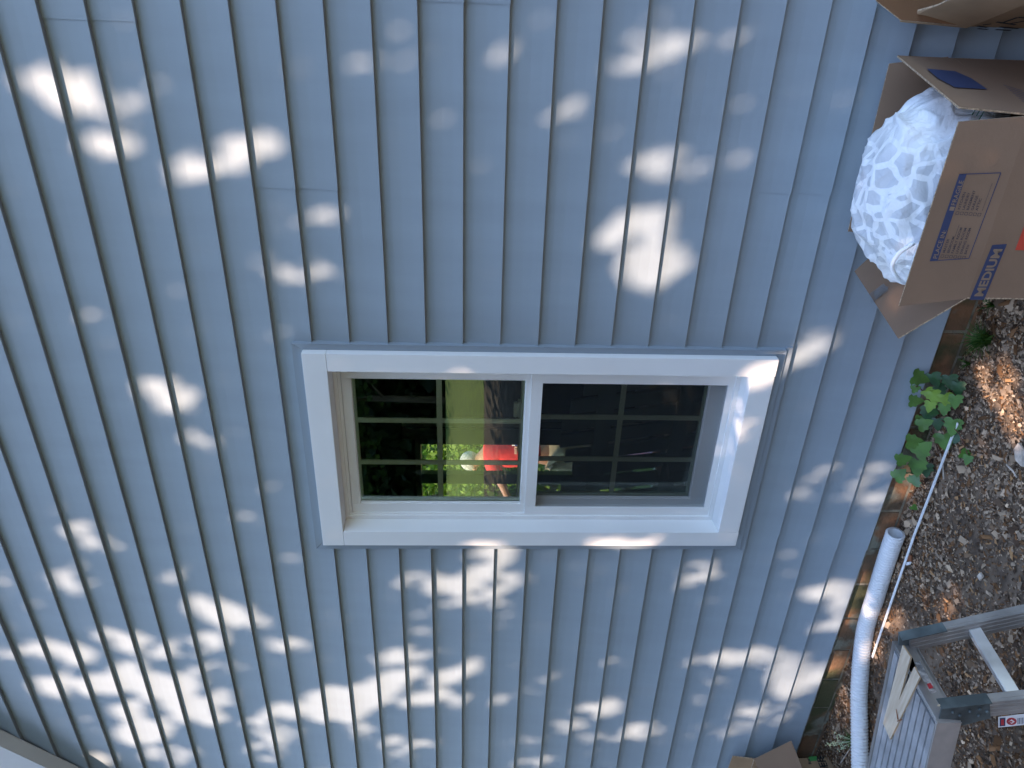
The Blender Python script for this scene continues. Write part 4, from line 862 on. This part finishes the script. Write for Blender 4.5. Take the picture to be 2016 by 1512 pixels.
    bmesh.ops.create_uvsphere(bm, u_segments=8, v_segments=6, radius=.022, matrix=Matrix.Translation(hd+V3((-.02, -.095, -.02))))
    part("ear", bm, MT['skin'], t, True)
    bm = bmesh.new()
    for a in (aL, aR): obox(bm, a+V3((-.06, -.05, -.06)), V3((-.12, -.09, 0)), V3((.03, -.04, 0)), V3((0, 0, .045)), .02)
    part("boots", bm, MT['boot'], t)
    bm = bmesh.new(); a, b, c = Q(992, 874, -.24), Q(1008, 873, -.24), Q(1032, 870, -.22)
    tube(bm, [a, b], [.004, .010], 10); tube(bm, [b, c], .026, 14); tag(link("caulk_tube", bm, MT['white'], smooth=False), "white and blue caulk tube held by the man in red", "caulk tube")
    ct = bpy.data.objects["caulk_tube"]; bm = bmesh.new(); tube(bm, [b.lerp(c, .2), b.lerp(c, .7)], .0268, 14, False); lb_ = link("printed_sleeve", bm, MT['tube']); lb_.parent = ct
man()

# ------------------------------------------------------------------ slatted chairs in the room
def chair(x, y, rot, label):
    t = bpy.data.objects.new("slatted_chair", None); COL.objects.link(t); t.location = (x, y, .3); t.rotation_euler = (0, 0, rot); tag(t, label, "chair", "black slatted chairs in the room")
    def pp(n, bm): o = link(n, bm, MT['blackwood']); o.parent = t; return o
    bm = bmesh.new()
    for k in range(6): box(bm, (-.26, -.25+.088*k, .36+.015*k*0), (.26, -.25+.088*k+.075, .382), .003)
    pp("seat", bm); bm = bmesh.new()
    for k in range(6):
        x_ = -.235+.094*k; hh = .62+.10*math.cos((k-2.5)*.55); obox(bm, (x_, .33, .36+hh/2), (.036, 0, 0), (0, .009, 0), (0, .10*hh, hh/2), .003)
    for z_, yy in ((.50, .295), (.86, .365)): box(bm, (-.27, yy, z_), (.27, yy+.022, z_+.07), .003)
    pp("backrest", bm)
    for s in (-1, 1):
        bm = bmesh.new(); box(bm, (s*.30-.05, -.30, .56), (s*.30+.05, .33, .582), .004); pp("armrest", bm)
        bm = bmesh.new(); box(bm, (s*.27-.02, -.27, 0), (s*.27+.02, -.20, .56)); pp("leg", bm)
        bm = bmesh.new(); obox(bm, (s*.27, .30, .28), (.02, 0, 0), (0, .035, 0), (0, .05, .28)); pp("leg", bm)
    return t
chair(-2.32, .86, R(188), "black slatted chair just inside the lower sash, nearest the middle of the window")
chair(-1.72, .80, R(172), "black slatted chair just inside the lower sash, at the right side of the window")
chair(-3.35, 1.45, R(215), "black slatted chair standing by the garden door at the back of the room")
bm = bmesh.new(); q00, q10, q01, q11 = G(1185, 915, .14), G(1185, 840, .14), G(1330, 915, .14), G(1330, 840, .14)
gr = [[bm.verts.new(q00.lerp(q10, i/14).lerp(q01.lerp(q11, i/14), j/10)+Vector((0, 0, .03*noise.noise(Vector((i*.7, j*.9, 2)))+.02))) for i in range(15)] for j in range(11)]
for j in range(10):
    for i in range(14): bm.faces.new((gr[j][i], gr[j][i+1], gr[j+1][i+1], gr[j+1][i]))
o = link("blanket", bm, MT['pink'], smooth=True); s_ = o.modifiers.new("t", 'SOLIDIFY'); s_.thickness = .01
tag(o, "pink and grey blanket spread on the lawn behind the man in red", "blanket")
